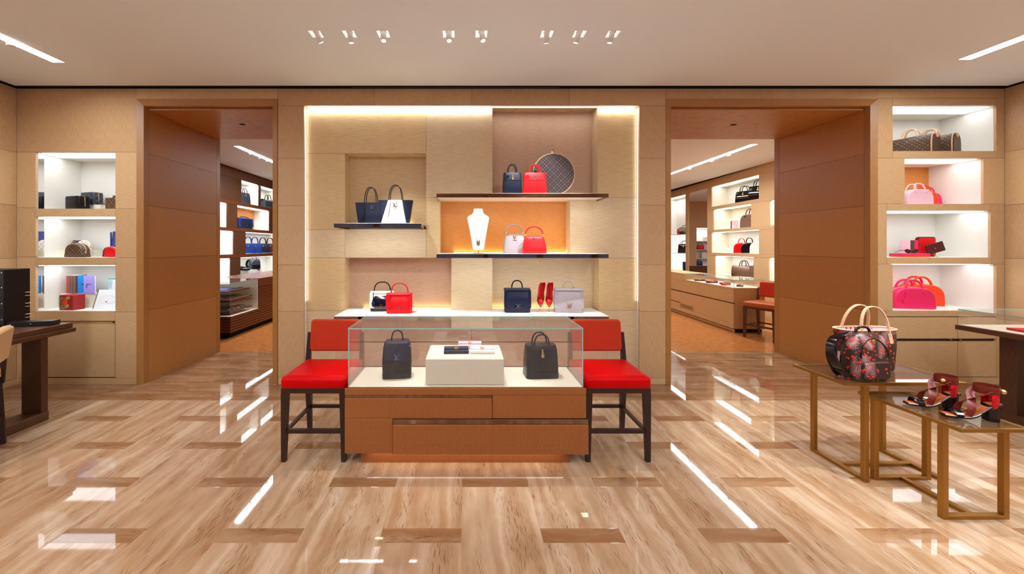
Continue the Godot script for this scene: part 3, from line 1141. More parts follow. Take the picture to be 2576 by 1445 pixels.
# square bar from a (half width r0) to b (half width r1)
func taper(st, a, b, r0, r1):
	var t = (b - a).normalized()
	var u = (Vector3.RIGHT - t * t.x).normalized()
	var v = t.cross(u)
	var q = []
	for k in [[a, r0], [b, r1]]:
		for c in [[-1, -1], [1, -1], [1, 1], [-1, 1]]:
			q.append(k[0] + (u * c[0] + v * c[1]) * k[1])
	st.set_smooth_group(-1)
	for i in 4:
		var j = (i + 1) % 4
		quad(st, q[i], q[j], q[j + 4], q[i + 4], (q[i] + q[j] + q[i + 4] + q[j + 4]) / 4.0 - (a + b) / 2.0)
	quad(st, q[0], q[1], q[2], q[3], -t)
	quad(st, q[4], q[5], q[6], q[7], t)

# five panes and polished edges; x0..x1, y0..y1, front z1, back z0
func vitrine(t, x0, x1, y0, y1, z0, z1, th = 0.008):
	part("glass_pane", box(x0, x1, y0, y1 - th, z1 - th, z1), M.glass, t)
	part("glass_pane", box(x0, x1, y0, y1 - th, z0, z0 + th), M.glass, t)
	part("glass_pane", box(x0, x0 + th, y0, y1 - th, z0 + th, z1 - th), M.glass, t)
	part("glass_pane", box(x1 - th, x1, y0, y1 - th, z0 + th, z1 - th), M.glass, t)
	part("glass_top", box(x0, x1, y1 - th, y1, z0, z1), M.glass, t)
	var e := mb()
	var k = 0.001
	bx(e, x0 - k, x1 + k, y1 - th, y1 + k, z1, z1 + k)
	bx(e, x0 - k, x0, y1 - th, y1 + k, z0, z1)
	bx(e, x1, x1 + k, y1 - th, y1 + k, z0, z1)
	bx(e, x0 - k, x1 + k, y1 - th, y1 + k, z0 - k, z0)
	for x in [x0, x1 - th]:
		bx(e, x, x + th, y0, y1 - th, z1, z1 + k)
	part("glass_edge", e, M.glass_edge, t)

func display_counter():
	var zf = -2.42
	var t = thing("display_counter", "brown oak display counter with glass vitrine on top, between the two red stools", "counter", Vector3(0, 0, zf))
	var z = 2.42
	var x0 = X(867, z)
	var x1 = X(1475, z)
	var d = 0.44
	var yt = Y(978, z)
	part("plinth", box(X(908, 2.48), X(1433, 2.48), 0.0, 0.1, -d + 0.05, -0.06), M.counter_oak, t)
	part("carcass", box(x0 + 0.002, x1 - 0.002, 0.096, yt - 0.05, -d, -0.022), M.counter_oak, t)
	part("top_frame", cbox(x0, x1, Y(995, z), yt, -d, 0.0, 0.002), M.counter_oak, t)
	part("metal_pull", cbox(x0 + 0.001, X(1238, z), Y(1003, z), Y(995.5, z), -0.03, -0.006, 0.002), M.bronze, t)
	part("drawer_front", cbox(x0, X(1238, z), Y(1054, z), Y(1003, z), -0.022, 0.0, 0.002), M.counter_oak, t)
	part("drawer_front", cbox(x0, X(987.5, z), 0.096, Y(1054.6, z), -0.022, 0.0, 0.002), M.counter_oak, t)
	part("drawer_front", cbox(X(1239, z), x1, Y(1054, z), Y(995.6, z), -0.022, -0.002, 0.002), M.counter_oak, t)
	part("metal_pull", cbox(X(988, z), X(1480, z), Y(1067.5, z), Y(1054.6, z), -0.022, 0.006, 0.003), M.bronze, t)
	part("drawer_front", cbox(X(988, z), X(1480, z), 0.094, Y(1068, z), -0.022, 0.008, 0.002), M.counter_oak, t)
	part("metal_rim", box(x0 + 0.004, x1 - 0.004, yt, yt + 0.004, -d + 0.004, -0.003), M.bronze, t)
	part("display_floor", box(x0 + 0.022, x1 - 0.022, yt + 0.004, yt + 0.007, -d + 0.03, -0.012), M.linen, t)
	vitrine(t, X(875, z), X(1468, z), yt + 0.004, Y(827, z), -d + 0.01, -0.008)
	led(t, Vector3(X(920, z), 0.092, -0.03), Vector3(X(1420, z), 0.092, -0.03), 0.012, 0.04, warm, Vector3(0, -1, -0.4), M.led_soft)
	# linen block and goods inside
	var yb = yt + 0.007
	var bz = -2.458
	var bw = 0.27
	var b = thing("linen_riser", "cream linen covered block inside the central glass vitrine", "display block", Vector3(-0.008, yb, bz - 0.17))
	part("block", cbox(-bw, bw, 0.0, 0.185, -0.17, 0.17, 0.008), M.linen, b)
	return {"y": yb, "riser": yb + 0.185}

func low_cabinet():
	var z = 3.66
	var x0 = X(842, z)
	var x1 = X(1531, z)
	var t = thing("low_cabinet", "rose oak cupboard row under the lowest white shelf, behind the vitrine", "cabinet", Vector3(0, 0, -z))
	part("carcass", box(x0 + 0.002, x1 - 0.002, 0.06, 0.748, -0.26, -0.021), M.rose_oak, t)
	part("plinth", box(x0 + 0.03, x1 - 0.03, 0.0, 0.06, -0.26, -0.05), M.oak_lying, t)
	var xs = [x0, X(1012, z), X(1186, z), X(1360, z), x1]
	for i in 4:
		part("drawer_front", box(xs[i] + 0.002, xs[i + 1] - 0.002, 0.53, 0.746, -0.02, 0.0), M.rose_oak, t)
		part("door", box(xs[i] + 0.002, xs[i + 1] - 0.002, 0.066, 0.508, -0.02, 0.0), M.rose_oak, t)
		var k := mb()
		tube(k, [Vector3(xs[i + 1] - 0.05 if i % 2 == 0 else xs[i] + 0.05, 0.7, 0.0), Vector3(xs[i + 1] - 0.05 if i % 2 == 0 else xs[i] + 0.05, 0.7, 0.01)], 0.006, 10)
		part("lock", k, M.steel, t)

func brass_table(label, pos, lx, lz, h, frame_along_x, inset):
	# lx by lz top; two upright rectangular frames joined by one bar on the floor
	var t = thing("side_table", label, "table", pos, 0.0, "brass and glass nesting tables")
	var k = 0.0145
	var st := mb()
	bx(st, -lx / 2, lx / 2, h - 0.018, h, lz / 2 - 0.014, lz / 2)
	bx(st, -lx / 2, lx / 2, h - 0.018, h, -lz / 2, -lz / 2 + 0.014)
	bx(st, -lx / 2, -lx / 2 + 0.014, h - 0.018, h, -lz / 2 + 0.014, lz / 2 - 0.014)
	bx(st, lx / 2 - 0.014, lx / 2, h - 0.018, h, -lz / 2 + 0.014, lz / 2 - 0.014)
	part("top_rim", st, M.brass, t)
	part("glass_top", box(-lx / 2 + 0.014, lx / 2 - 0.014, h - 0.01, h - 0.002, -lz / 2 + 0.014, lz / 2 - 0.014), M.smoked_glass, t)
	for s in [-1.0, 1.0]:
		for e in [-1.0, 1.0]:
			var c
			if frame_along_x:
				c = Vector3(e * (lx / 2 - k), 0, s * (lz / 2 - inset))
			else:
				c = Vector3(s * (lx / 2 - inset), 0, e * (lz / 2 - k))
			part("leg", cbox(c.x - k, c.x + k, 0.0, h - 0.018, c.z - k, c.z + k, 0.002), M.brass, t)
		if frame_along_x:
			part("floor_bar", cbox(-lx / 2 + 2 * k, lx / 2 - 2 * k, 0.0, 0.022, s * (lz / 2 - inset) - k, s * (lz / 2 - inset) + k, 0.002), M.brass, t)
		else:
			part("floor_bar", cbox(s * (lx / 2 - inset) - k, s * (lx / 2 - inset) + k, 0.0, 0.022, -lz / 2 + 2 * k, lz / 2 - 2 * k, 0.002), M.brass, t)
	if frame_along_x:
		part("floor_bar", cbox(-k, k, 0.0, 0.022, -lz / 2 + inset + k, lz / 2 - inset - k, 0.002), M.brass, t)
	else:
		part("floor_bar", cbox(-lx / 2 + inset + k, lx / 2 - inset - k, 0.0, 0.022, -k, k, 0.002), M.brass, t)
	return t

func left_table():
	var t = thing("console_table", "dark walnut table with stepped top carrying the black trunk", "table", Vector3(-3.6, 0, -3.3))
	part("upper_top", cbox(-1.0, -0.025, 0.752, 0.796, 0.0, 1.9, 0.002), M.walnut, t)
	part("lower_top", cbox(-1.02, 0.0, 0.715, 0.751, -0.005, 1.9, 0.002), M.walnut, t)
	for z in [0.2, 1.6]:
		part("leg", cbox(-0.19, -0.02, 0.075, 0.715, z, z + 0.05, 0.002), M.walnut_standing, t)
		part("leg", cbox(-1.0, -0.83, 0.075, 0.715, z, z + 0.05, 0.002), M.walnut_standing, t)
	part("floor_rail", cbox(-0.19, -0.012, 0.0, 0.075, 0.2, 1.7, 0.002), M.walnut, t)
	part("floor_rail", cbox(-1.0, -0.83, 0.0, 0.075, 0.2, 1.7, 0.002), M.walnut, t)
	# trunk
	var k = thing("travel_case", "black studded hard trunk with drawers standing on the dark walnut table", "trunk", Vector3(-4.03, 0.796, -3.12))
	part("body", cbox(-0.42, 0.0, 0.0, 0.5, -0.19, 0.0, 0.003), M.black_case, k)
	part("front_panel", box(-0.41, -0.004, 0.02, 0.49, 0.0, 0.003), M.graphite, k)
	for y in [0.06, 0.2, 0.34, 0.47]:
		var s := mb()
		ball(s, Vector3(-0.014, y, 0.003), 0.007)
		part("stud", s, M.steel, k)
	for y in [0.09, 0.19]:
		part("drawer", cbox(-0.2, -0.03, y, y + 0.075, 0.003, 0.03, 0.004), M.graphite, k)
		var s := mb()
		tube(s, arch(-0.075, -0.045, y + 0.05, -0.025, 0.034, 8), 0.004, 6)
		part("drawer_pull", s, M.steel, k)
	var lp := mb()
	puff(lp, rounded(-0.16, -0.03, 0.3, 0.42, 0.015), 0.01, 0.003, 0.007)
	part("lock_plate", lp, M.black_case, k)
	part("lock", cbox(-0.085, -0.06, 0.37, 0.41, 0.012, 0.02, 0.003), M.brass, k)
	for y in [0.05, 0.15, 0.25]:
		part("pull_tab", cbox(0.0, 0.026, y + 0.03, y + 0.034, -0.185, -0.15, 0.001), M.tan_leather, k)
		part("pull_tab", cbox(0.0, 0.018, y, y + 0.004, -0.185, -0.15, 0.001), M.tan_leather, k)
	var l = thing("trunk_lid", "low black lid panel lying beside the studded trunk", "lid", Vector3(-4.0, 0.796, -3.09), 14.0)
	part("panel", cbox(0.02, 0.34, 0.0, 0.04, -0.09, 0.0, 0.003), M.black_case, l)
	for x in [0.05, 0.19]:
		var s := mb()
		ball(s, Vector3(x, 0.02, 0.0), 0.006)
		part("stud", s, M.steel, l)

func right_counter():
	var xl = 4.51
	var t = thing("glass_counter", "dark walnut counter with low glass case beside the panelled wall corner", "counter", Vector3(xl, 0, -3.3))
	part("top", cbox(0.0, 0.75, 0.735, 0.778, 0.0, 2.3, 0.002), M.walnut, t)
	part("display_floor", box(0.02, 0.73, 0.7781, 0.781, 0.02, 2.28), M.linen, t)
	vitrine(t, 0.012, 0.738, 0.781, 0.924, 0.012, 2.288, 0.01)
	for z in [0.18, 1.9]:
		part("leg", cbox(0.14, 0.62, 0.07, 0.735, z, z + 0.1, 0.002), M.walnut_standing, t)
	part("floor_rail", cbox(0.14, 0.62, 0.0, 0.07, 0.18, 2.0, 0.002), M.walnut, t)
	for k in [["red flat leather pouch lying in the glass counter, nearer the wall", 0.16, 0.3, 0.26, -8.0, "red_leather"], ["coral card case lying in the glass counter with a strap", 0.32, 0.52, 0.22, 20.0, "orange_leather"]]:
		var p = thing("flat_pouch", k[0], "pouch", Vector3(xl + k[1], 0.781, -3.3 + k[2]), k[4], "small leather goods in the glass counter")
		part("body", cbox(-0.03, k[3], 0.0, 0.014, -0.08, 0.09, 0.004), M[k[5]], p)
		part("flap", cbox(-0.03, k[3] * 0.5, 0.014, 0.018, -0.08, 0.09, 0.001), M[k[5]], p)

# ---------------------------------------------------------------- leather goods (front towards +z, origin under the middle)
func tote(label, pos, turn, wb, wt, h, d, m, strap_m, rise, group, front = null, called = "tote_bag"):
	var t = thing(called, label, "handbag", pos, turn, group)
	var st := mb()
	loft(st, [ring(wb - 0.006, d - 0.006, 7, 0.0), ring(wb, d, 7, 0.006), ring(lerp(wb, wt, 0.5), d * 0.9, 6, h * 0.5), ring(wt, d * 0.62, 4, h)], true, false)
	var ins := mb()
	loft(ins, [ring(wt * 0.97, d * 0.58, 4, h - 0.035), ring(wt * 0.985, d * 0.6, 4, h - 0.03)])
	part("body", st, m, t)
	part("inside", ins, m, t)
	if front:
		var f := mb()
		f.set_smooth_group(0)
		var lv = [[0.006, d / 2 + 0.004, -wb * 0.5, wb * 0.42], [h * 0.5, d * 0.45 + 0.005, -lerp(wb * 0.5, wt * 0.2, 0.5), lerp(wb * 0.42, wt * 0.2, 0.5)], [h, d * 0.31 + 0.004, -wt * 0.2, wt * 0.2]]
		for i in 2:
			for s in [0.0, -0.004]:
				quad(f, Vector3(lv[i][2], lv[i][0], lv[i][1] + s), Vector3(lv[i][3], lv[i][0], lv[i][1] + s), Vector3(lv[i + 1][3], lv[i + 1][0], lv[i + 1][1] + s), Vector3(lv[i + 1][2], lv[i + 1][0], lv[i + 1][1] + s), Vector3.BACK if s == 0.0 else Vector3.FORWARD)
		part("front_panel", f, front, t)
	for s in [-1.0, 1.0]:
		var k := mb()
		strap(k, arch(-wt * 0.19, wt * 0.19, h - 0.03, rise, s * d * 0.3, 16, 0.8, -s * d * 0.1), 0.014, 0.006, Vector3.BACK)
		part("handle", k, strap_m, t)
	return t

func add_emblem(t, p: Vector3, s, m, tilt = 0.0):
	var o = part("clasp", emblem_shape(s), m, t, "letter emblem clasp")
	o.position = p
	o.rotation.x = deg_to_rad(tilt)

func add_tag(t, p: Vector3, w, h, m, roll):
	var st := mb()
	puff(st, PackedVector2Array([Vector2(w / 2, 0), Vector2(w / 2, h * 0.8), Vector2(w * 0.3, h), Vector2(-w * 0.3, h), Vector2(-w / 2, h * 0.8), Vector2(-w / 2, 0)]), 0.006, 0.002)
	var o = part("luggage_tag", st, m, t)
	o.position = p
	o.rotation.z = deg_to_rad(roll)

# stiff tapered bag with a yoke, two rolled handles and a padlock
func satchel(label, pos, turn, w, h, d, m, metal, rise, group, tag = true):
	var t = thing("handbag", label, "handbag", pos, turn, group)
	var st := mb()
	loft(st, [ring(w - 0.004, d - 0.004, 9, 0.0), ring(w, d, 9, 0.004), ring(w * 0.97, d * 0.92, 9, h * 0.5), ring(w * 0.93, d * 0.66, 8, h * 0.92), ring(w * 0.9, d * 0.58, 7, h)])
	part("body", st, m, t)
	var y := mb()
	loft(y, [ring(w * 0.962, d * 0.84 + 0.006, 9, h * 0.64), ring(w * 0.935, d * 0.68 + 0.006, 8, h * 0.9), ring(w * 0.9, d * 0.58 + 0.002, 7, h * 1.01)])
	part("yoke", y, m, t)
	for s in [-1.0, 1.0]:
		var k := mb()
		tube(k, arch(-w * 0.23, w * 0.23, h * 0.93, rise, s * d * 0.24, 14, 0.7), w * 0.024, 8)
		part("handle", k, m, t)
	for s in [-1.0, 1.0]:
		var a := mb()
		puff(a, PackedVector2Array([Vector2(w * 0.05, h * 0.24), Vector2(-w * 0.05, h * 0.24), Vector2(-w * 0.075, h * 0.1), Vector2(-w * 0.03, 0), Vector2(w * 0.03, 0), Vector2(w * 0.075, h * 0.1)]), 0.005, 0.002)
		var o = part("handle_tab", a, m, t)
		o.position = Vector3(s * w * 0.25, h * 0.7, d * 0.39)
		o.rotation.x = deg_to_rad(-13)
	var p := mb()
	cbx(p, -w * 0.042, w * 0.042, h * 0.66, h * 0.76, d * 0.4, d * 0.4 + 0.012, 0.002)
	tube(p, arch(-w * 0.026, w * 0.026, h * 0.76, h * 0.06, d * 0.4 + 0.006, 8), 0.0022, 6)
	part("padlock", p, metal, t)
	var s2 := mb()
	bx(s2, -w * 0.02, w * 0.02, h * 0.78, h * 0.9, d * 0.36, d * 0.36 + 0.008)
	part("hasp", s2, metal, t)
	if tag:
		add_tag(t, Vector3(-w * 0.4, h * 0.72, d * 0.42), w * 0.15, h * 0.22, m, -50)
	return t

# frame bag with one curved handle on rings and an emblem at the mouth
func frame_bag(label, pos, turn, w, h, d, m, metal, rise, group):
	var t = thing("handbag", label, "handbag", pos, turn, group)
	var st := mb()
	loft(st, [ring(w * 0.97, d * 0.92, 5, 0.0), ring(w, d, 5, 0.014), ring(w * 0.97, d * 0.96, 5, h * 0.35), ring(w * 0.85, d * 0.7, 5, h * 0.8), ring(w * 0.78, d * 0.5, 5, h * 0.97), ring(w * 0.76, d * 0.44, 5, h)])
	part("body", st, m, t)
	part("mouth_flap", cbox(-w * 0.26, w * 0.26, h * 0.97, h * 1.06, -0.012, 0.012, 0.005), m, t)
	var k := mb()
	tube(k, arch(-w * 0.36, w * 0.36, h * 1.09, rise, 0.0, 16, 0.95), w * 0.028, 8)
	part("handle", k, m, t)
	for s in [-1.0, 1.0]:
		var r := mb()
		tube(r, [Vector3(s * w * 0.35, h * 0.97, 0), Vector3(s * w * 0.36, h * 1.12, 0)], 0.008, 10)
		ball(r, Vector3(s * w * 0.36, h * 1.1, 0), 0.011)
		part("handle_ring", r, metal, t)
	var e := mb()
	bar(e, Vector2(-w * 0.06, h * 0.98), Vector2(0.0, h * 0.78), w * 0.035, d * 0.27, d * 0.36)
	bar(e, Vector2(w * 0.06, h * 0.98), Vector2(0.0, h * 0.78), w * 0.028, d * 0.27, d * 0.36)
	bar(e, Vector2(-w * 0.08, h * 0.72), Vector2(w * 0.08, h * 0.72), h * 0.03, d * 0.3, d * 0.4)
	part("clasp", e, metal, t, "letter emblem clasp")
	return t

# box bag with a front flap and one handle; base_m shows below the flap
func flap_bag(label, pos, turn, w, h, d, m, base_m, handle_m, metal, rise, group, drop = 0.78, tag = null, span = 0.3):
	var t = thing("handbag", label, "handbag", pos, turn, group)
	var st := mb()
	loft(st, [ring(w * 0.93, d * 0.94, 7, 0.0), ring(w * 0.96, d, 7, 0.008), ring(w * 0.97, d, 7, h * 0.4), ring(w * 0.93, d * 0.8, 7, h * 0.93), ring(w * 0.9, d * 0.6, 6, h * 0.985)])
	part("body", st, base_m, t)
	var f := mb()
	puff(f, rounded(-w / 2, w / 2, 0.0, h * drop, w * 0.1), 0.01, 0.004)
	var fl = part("flap", f, m, t)
	fl.position = Vector3(0, h * (1.0 - drop), d * 0.46)
	fl.rotation.x = deg_to_rad(-4)
	var c := mb()
	loft(c, [ring(w, d * 0.92, 6, h * 0.93), ring(w * 0.99, d * 0.88, 6, h * 0.985), ring(w * 0.95, d * 0.7, 6, h * 1.01)])
	part("top_panel", c, m, t)
	var k := mb()
	tube(k, arch(-w * span, w * span, h * 1.0, rise, 0.0, 16, 0.8), w * 0.024, 8)
	part("handle", k, handle_m, t)
	for s in [-1.0, 1.0]:
		var r := mb()
		bx(r, s * w * span - 0.009, s * w * span + 0.009, h, h + 0.014, -0.007, 0.007)
		part("handle_mount", r, metal, t)
	add_emblem(t, Vector3(0, h * 0.3, d * 0.5 + 0.008), h * 0.17, metal)
	if tag:
		var g := mb()
		strap(g, [Vector3(-w * 0.33, h * 1.02, d * 0.5), Vector3(-w * 0.34, h * 0.8, d * 0.56), Vector3(-w * 0.33, h * 0.5, d * 0.56)], 0.006, 0.003, Vector3.RIGHT)
		part("key_strap", g, tag, t)
		add_tag(t, Vector3(-w * 0.33, h * 0.28, d * 0.57), w * 0.13, h * 0.26, tag, 0)
	return t

# half-moon bag with two rolled handles
func dome_bag(label, pos, turn, w, h, d, m, metal, rise, group, handle_m = null, tag = false, called = "handbag"):
	var t = thing(called, label, "handbag", pos, turn, group)
	var p = PackedVector2Array()
	for i in 21:
		var a = PI * i / 20.0
		p.append(Vector2(w / 2 * sign(cos(a)) * pow(abs(cos(a)), 0.62), h * 0.3 + h * 0.7 * pow(sin(a), 0.8)))
	p.append(Vector2(-w * 0.5, h * 0.02))
	p.append(Vector2(-w * 0.3, 0.0))
	p.append(Vector2(w * 0.3, 0.0))
	p.append(Vector2(w * 0.5, h * 0.02))
	var st := mb()
	puff(st, p, d, d * 0.12, 0.0, 0.0)
	part("body", st, m, t)
	var b := mb()
	loft(b, [ring(w * 1.01, d * 1.04, 8, 0.0), ring(w * 1.012, d * 1.05, 8, h * 0.05), ring(w * 1.0, d * 0.96, 8, h * 0.075)])
	part("base_band", b, m, t)
	var hm = handle_m if handle_m else m
	for s in [-1.0, 1.0]:
		var k := mb()
		tube(k, arch(-w * 0.2, w * 0.2, h * 0.88, rise, s * d * 0.42, 14, 0.75, -s * d * 0.16), w * 0.026, 8)
		part("handle", k, hm, t)
		for e in [-1.0, 1.0]:
			var a := mb()
			puff(a, PackedVector2Array([Vector2(w * 0.04, h * 0.16), Vector2(-w * 0.04, h * 0.16), Vector2(-w * 0.05, h * 0.06), Vector2(0, 0), Vector2(w * 0.05, h * 0.06)]), 0.005, 0.002)
			var o = part("handle_tab", a, hm, t)
			o.position = Vector3(e * w * 0.2, h * 0.72, s * (d / 2 + 0.002))
			var r := mb()
			bx(r, -w * 0.035, w * 0.035, 0, h * 0.05, -0.004, 0.006)
			var q = part("handle_ring", r, metal, t)
			q.position = Vector3(e * w * 0.2, h * 0.85, s * d * 0.45)
	var z := mb()
	var zp = PackedVector3Array()
	for i in range(3, 18):
		zp.append(Vector3(p[i].x * 1.002, p[i].y * 1.004, 0))
	tube(z, zp, 0.003, 6)
	part("zip", z, metal, t)
	if tag:
		add_tag(t, Vector3(-w * 0.27, h * 0.26, d / 2 + 0.008), w * 0.1, h * 0.22, m, 0)
		var g := mb()
		strap(g, [Vector3(-w * 0.27, h * 0.46, d / 2 + 0.006), Vector3(-w * 0.23, h * 0.72, d / 2 + 0.006), Vector3(-w * 0.2, h * 0.86, d / 2)], 0.012, 0.003, Vector3.RIGHT)
		part("key_strap", g, m, t)
	return t

# soft barrel duffle lying along x
func duffle(label, pos, turn, l, h, d, m, trim, metal, rise, group):
	var t = thing("duffle_bag", label, "duffle bag", pos, turn, group)
	var p = PackedVector2Array()
	for i in 17:
		var a = PI * i / 16.0
		p.append(Vector2(d / 2 * sign(cos(a)) * pow(abs(cos(a)), 0.7), h * 0.42 + h * 0.58 * pow(sin(a), 0.85)))
	p.append(Vector2(-d * 0.49, 0.0))
	p.append(Vector2(d * 0.49, 0.0))
	var st := mb()
	puff(st, p, l, l * 0.04)
	var b = part("body", st, m, t)
	b.rotation.y = PI / 2
	for s in [-1.0, 1.0]:
		var k := mb()
		var pts = PackedVector3Array()
		for i in 19:
			var v = p[i % p.size()]
			pts.append(Vector3(s * l * 0.47, max(0.004, v.y * 1.005), -v.x * 1.005))
		tube(k, pts, 0.005, 6)
		part("piping", k, trim, t)
	for s in [-1.0, 1.0]:
		var k := mb()
		tube(k, arch(-l * 0.16, l * 0.16, h * 0.9, rise, s * d * 0.24, 14, 0.75, -s * d * 0.1), l * 0.02, 8)
		part("handle", k, trim, t)
	var z := mb()
	strap(z, [Vector3(-l * 0.45, h * 1.004, 0), Vector3(l * 0.45, h * 1.004, 0)], 0.018, 0.004, Vector3.BACK)
	part("zip", z, metal, t)
	for s in [-1.0, 1.0]:
		var e := mb()
		puff(e, rounded(-d * 0.13, d * 0.13, 0.0, h * 0.2, d * 0.06), 0.006, 0.002)
		var o = part("end_tab", e, trim, t)
		o.position = Vector3(s * (l * 0.5 + 0.001), h * 0.78, 0)
		o.rotation.y = PI / 2
	return t

func backpack(label, pos, turn, w, h, d, m, trim, metal, rise, pocket, group = ""):
	var t = thing("backpack", label, "backpack", pos, turn, group)
	var st := mb()
	loft(st, [ring(w * 0.95, d * 0.95, 6, 0.0), ring(w, d, 6, 0.01), ring(w * 1.01, d, 5, h * 0.4), ring(w * 0.97, d * 0.92, 5, h * 0.72), ring(w * 0.82, d * 0.78, 4, h * 0.93), ring(w * 0.55, d * 0.5, 3, h)])
	part("body", st, m, t)
	var k := mb()
	tube(k, arch(-w * 0.22, w * 0.22, h * 0.95, rise, -d * 0.05, 12, 0.75), w * 0.03, 8)
	part("handle", k, trim, t)
	var z := mb()
	var zp = PackedVector3Array()
	for i in 15:
		var a = PI * i / 14.0
		zp.append(Vector3(w * 0.4 * cos(a), h * 0.5 + h * 0.4 * sin(a), d * (0.5 - 0.12 * pow(sin(a), 2.0))))
	tube(z, zp, 0.004, 6)
	part("zip", z, metal, t)
	var q := mb()
	puff(q, rounded(-w * 0.38, w * 0.38, h * 0.06, h * 0.42, w * 0.07), d * 0.28, d * 0.08)
	var o = part("pocket", q, pocket, t)
	o.position.z = d * 0.52
	for s in [-1.0, 1.0]:
		var e := mb()
		strap(e, curve([Vector3(s * w * 0.2, h * 0.93, -d * 0.42), Vector3(s * w * 0.42, h * 0.8, -d * 0.72), Vector3(s * w * 0.52, h * 0.45, -d * 0.8), Vector3(s * w * 0.46, h * 0.12, -d * 0.6), Vector3(s * w * 0.42, h * 0.03, -d * 0.45)]), 0.05, 0.012, Vector3.RIGHT)
		part("shoulder_strap", e, trim, t)
	return t

func pouch_box(label, pos, turn, w, h, d, m, metal, group):
	var t = thing("toiletry_pouch", label, "pouch", pos, turn, group)
	var st := mb()
	loft(st, [ring(w * 0.96, d * 0.96, 6, 0.0), ring(w, d, 6, h * 0.08), ring(w, d, 6, h * 0.9), ring(w * 0.95, d * 0.94, 6, h)])
	part("body", st, m, t)
	var z := mb()
	tube(z, curve([Vector3(w * 0.502, h * 0.25, 0), Vector3(w * 0.502, h * 0.7, 0), Vector3(w * 0.46, h * 0.98, 0), Vector3(w * 0.3, h * 1.005, 0), Vector3(-w * 0.42, h * 1.005, 0)]), 0.0035, 6)
	part("zip", z, metal, t)
	var p := mb()
	puff(p, rounded(-0.009, 0.009, 0.0, 0.014, 0.004), 0.004, 0.001)
	var o = part("zip_pull", p, metal, t)
	o.position = Vector3(-w * 0.05, h * 0.995, 0)
	return t

func pouch_dome(label, pos, turn, w, h, d, m, metal, group):
	var t = thing("cosmetic_pouch", label, "pouch", pos, turn, group)
	var p = PackedVector2Array()
	for i in 15:
		var a = PI * i / 14.0
		p.append(Vector2(w / 2 * 0.92 * cos(a), h * 0.25 + h * 0.75 * pow(sin(a), 0.75)))
	p.append(Vector2(-w / 2, 0.0))
	p.append(Vector2(w / 2, 0.0))
	var st := mb()
	puff(st, p, d, d * 0.2, 0.0, 0.0)
	part("body", st, m, t)
	var z := mb()
	var zp = PackedVector3Array()
	for i in 15:
		zp.append(Vector3(p[i].x * 1.005, p[i].y * 1.01, 0))
	tube(z, zp, 0.0035, 6)
	part("zip", z, metal, t)
	var g := mb()
	puff(g, PackedVector2Array([Vector2(0.012, 0.012), Vector2(0.0, 0.03), Vector2(-0.012, 0.012), Vector2(0, 0)]), 0.004, 0.001)
	var o = part("zip_pull", g, M.tan_leather, t)
	o.position = Vector3(w * 0.46, h * 0.22, 0.01)
	return t

func wallet(label, pos, turn, w, h, d, m, metal, group):
	var t = thing("wallet", label, "wallet", pos, turn, group)
	part("body", cbox(-w / 2, w / 2, 0.0, h * 0.72, -d / 2, d / 2, 0.004), m, t)
	part("flap", cbox(-w / 2, w / 2, h * 0.74, h, -d / 2, d * 0.12, 0.003), m, t)
	var o = part("clasp", emblem_shape(d * 0.26), metal, t, "letter emblem clasp")
	o.position = Vector3(0, h, d * 0.0)
	o.rotation.x = -PI / 2
	part("clasp_bar", cbox(-w * 0.08, w * 0.08, h * 0.72, h * 1.02, d * 0.12, d * 0.17, 0.001), metal, t)
	return t

func open_riser(label, pos, w, h, d):
	var t = thing("display_riser", label, "riser", pos, 0.0, "cream risers in the niches")
	part("top", cbox(-w / 2, w / 2, h - 0.006, h, -d / 2, d / 2, 0.001), M.lining_cream, t)
	part("front", box(-w / 2, w / 2, 0.0, h - 0.006, d / 2 - 0.006, d / 2), M.lining_cream, t)
	part("side", box(-w / 2, -w / 2 + 0.006, 0.0, h - 0.006, -d / 2, d / 2 - 0.006), M.lining_cream, t)
	part("side", box(w / 2 - 0.006, w / 2, 0.0, h - 0.006, -d / 2, d / 2 - 0.006), M.lining_cream, t)

func text_on(t, words, height, m, pos, turn = Vector3.ZERO):
	var f := SystemFont.new()
	f.font_names = PackedStringArray(["Droid Sans"])
	f.font_weight = 700
	var tm := TextMesh.new()
	tm.font = f
	tm.text = words
	tm.font_size = 64
	tm.pixel_size = height / 46.0
	tm.depth = 0.001
	var o := MeshInstance3D.new()
	o.name = "lettering"
	o.mesh = tm
	o.material_override = m
	o.position = pos
	o.rotation = turn
	t.add_child(o, true)

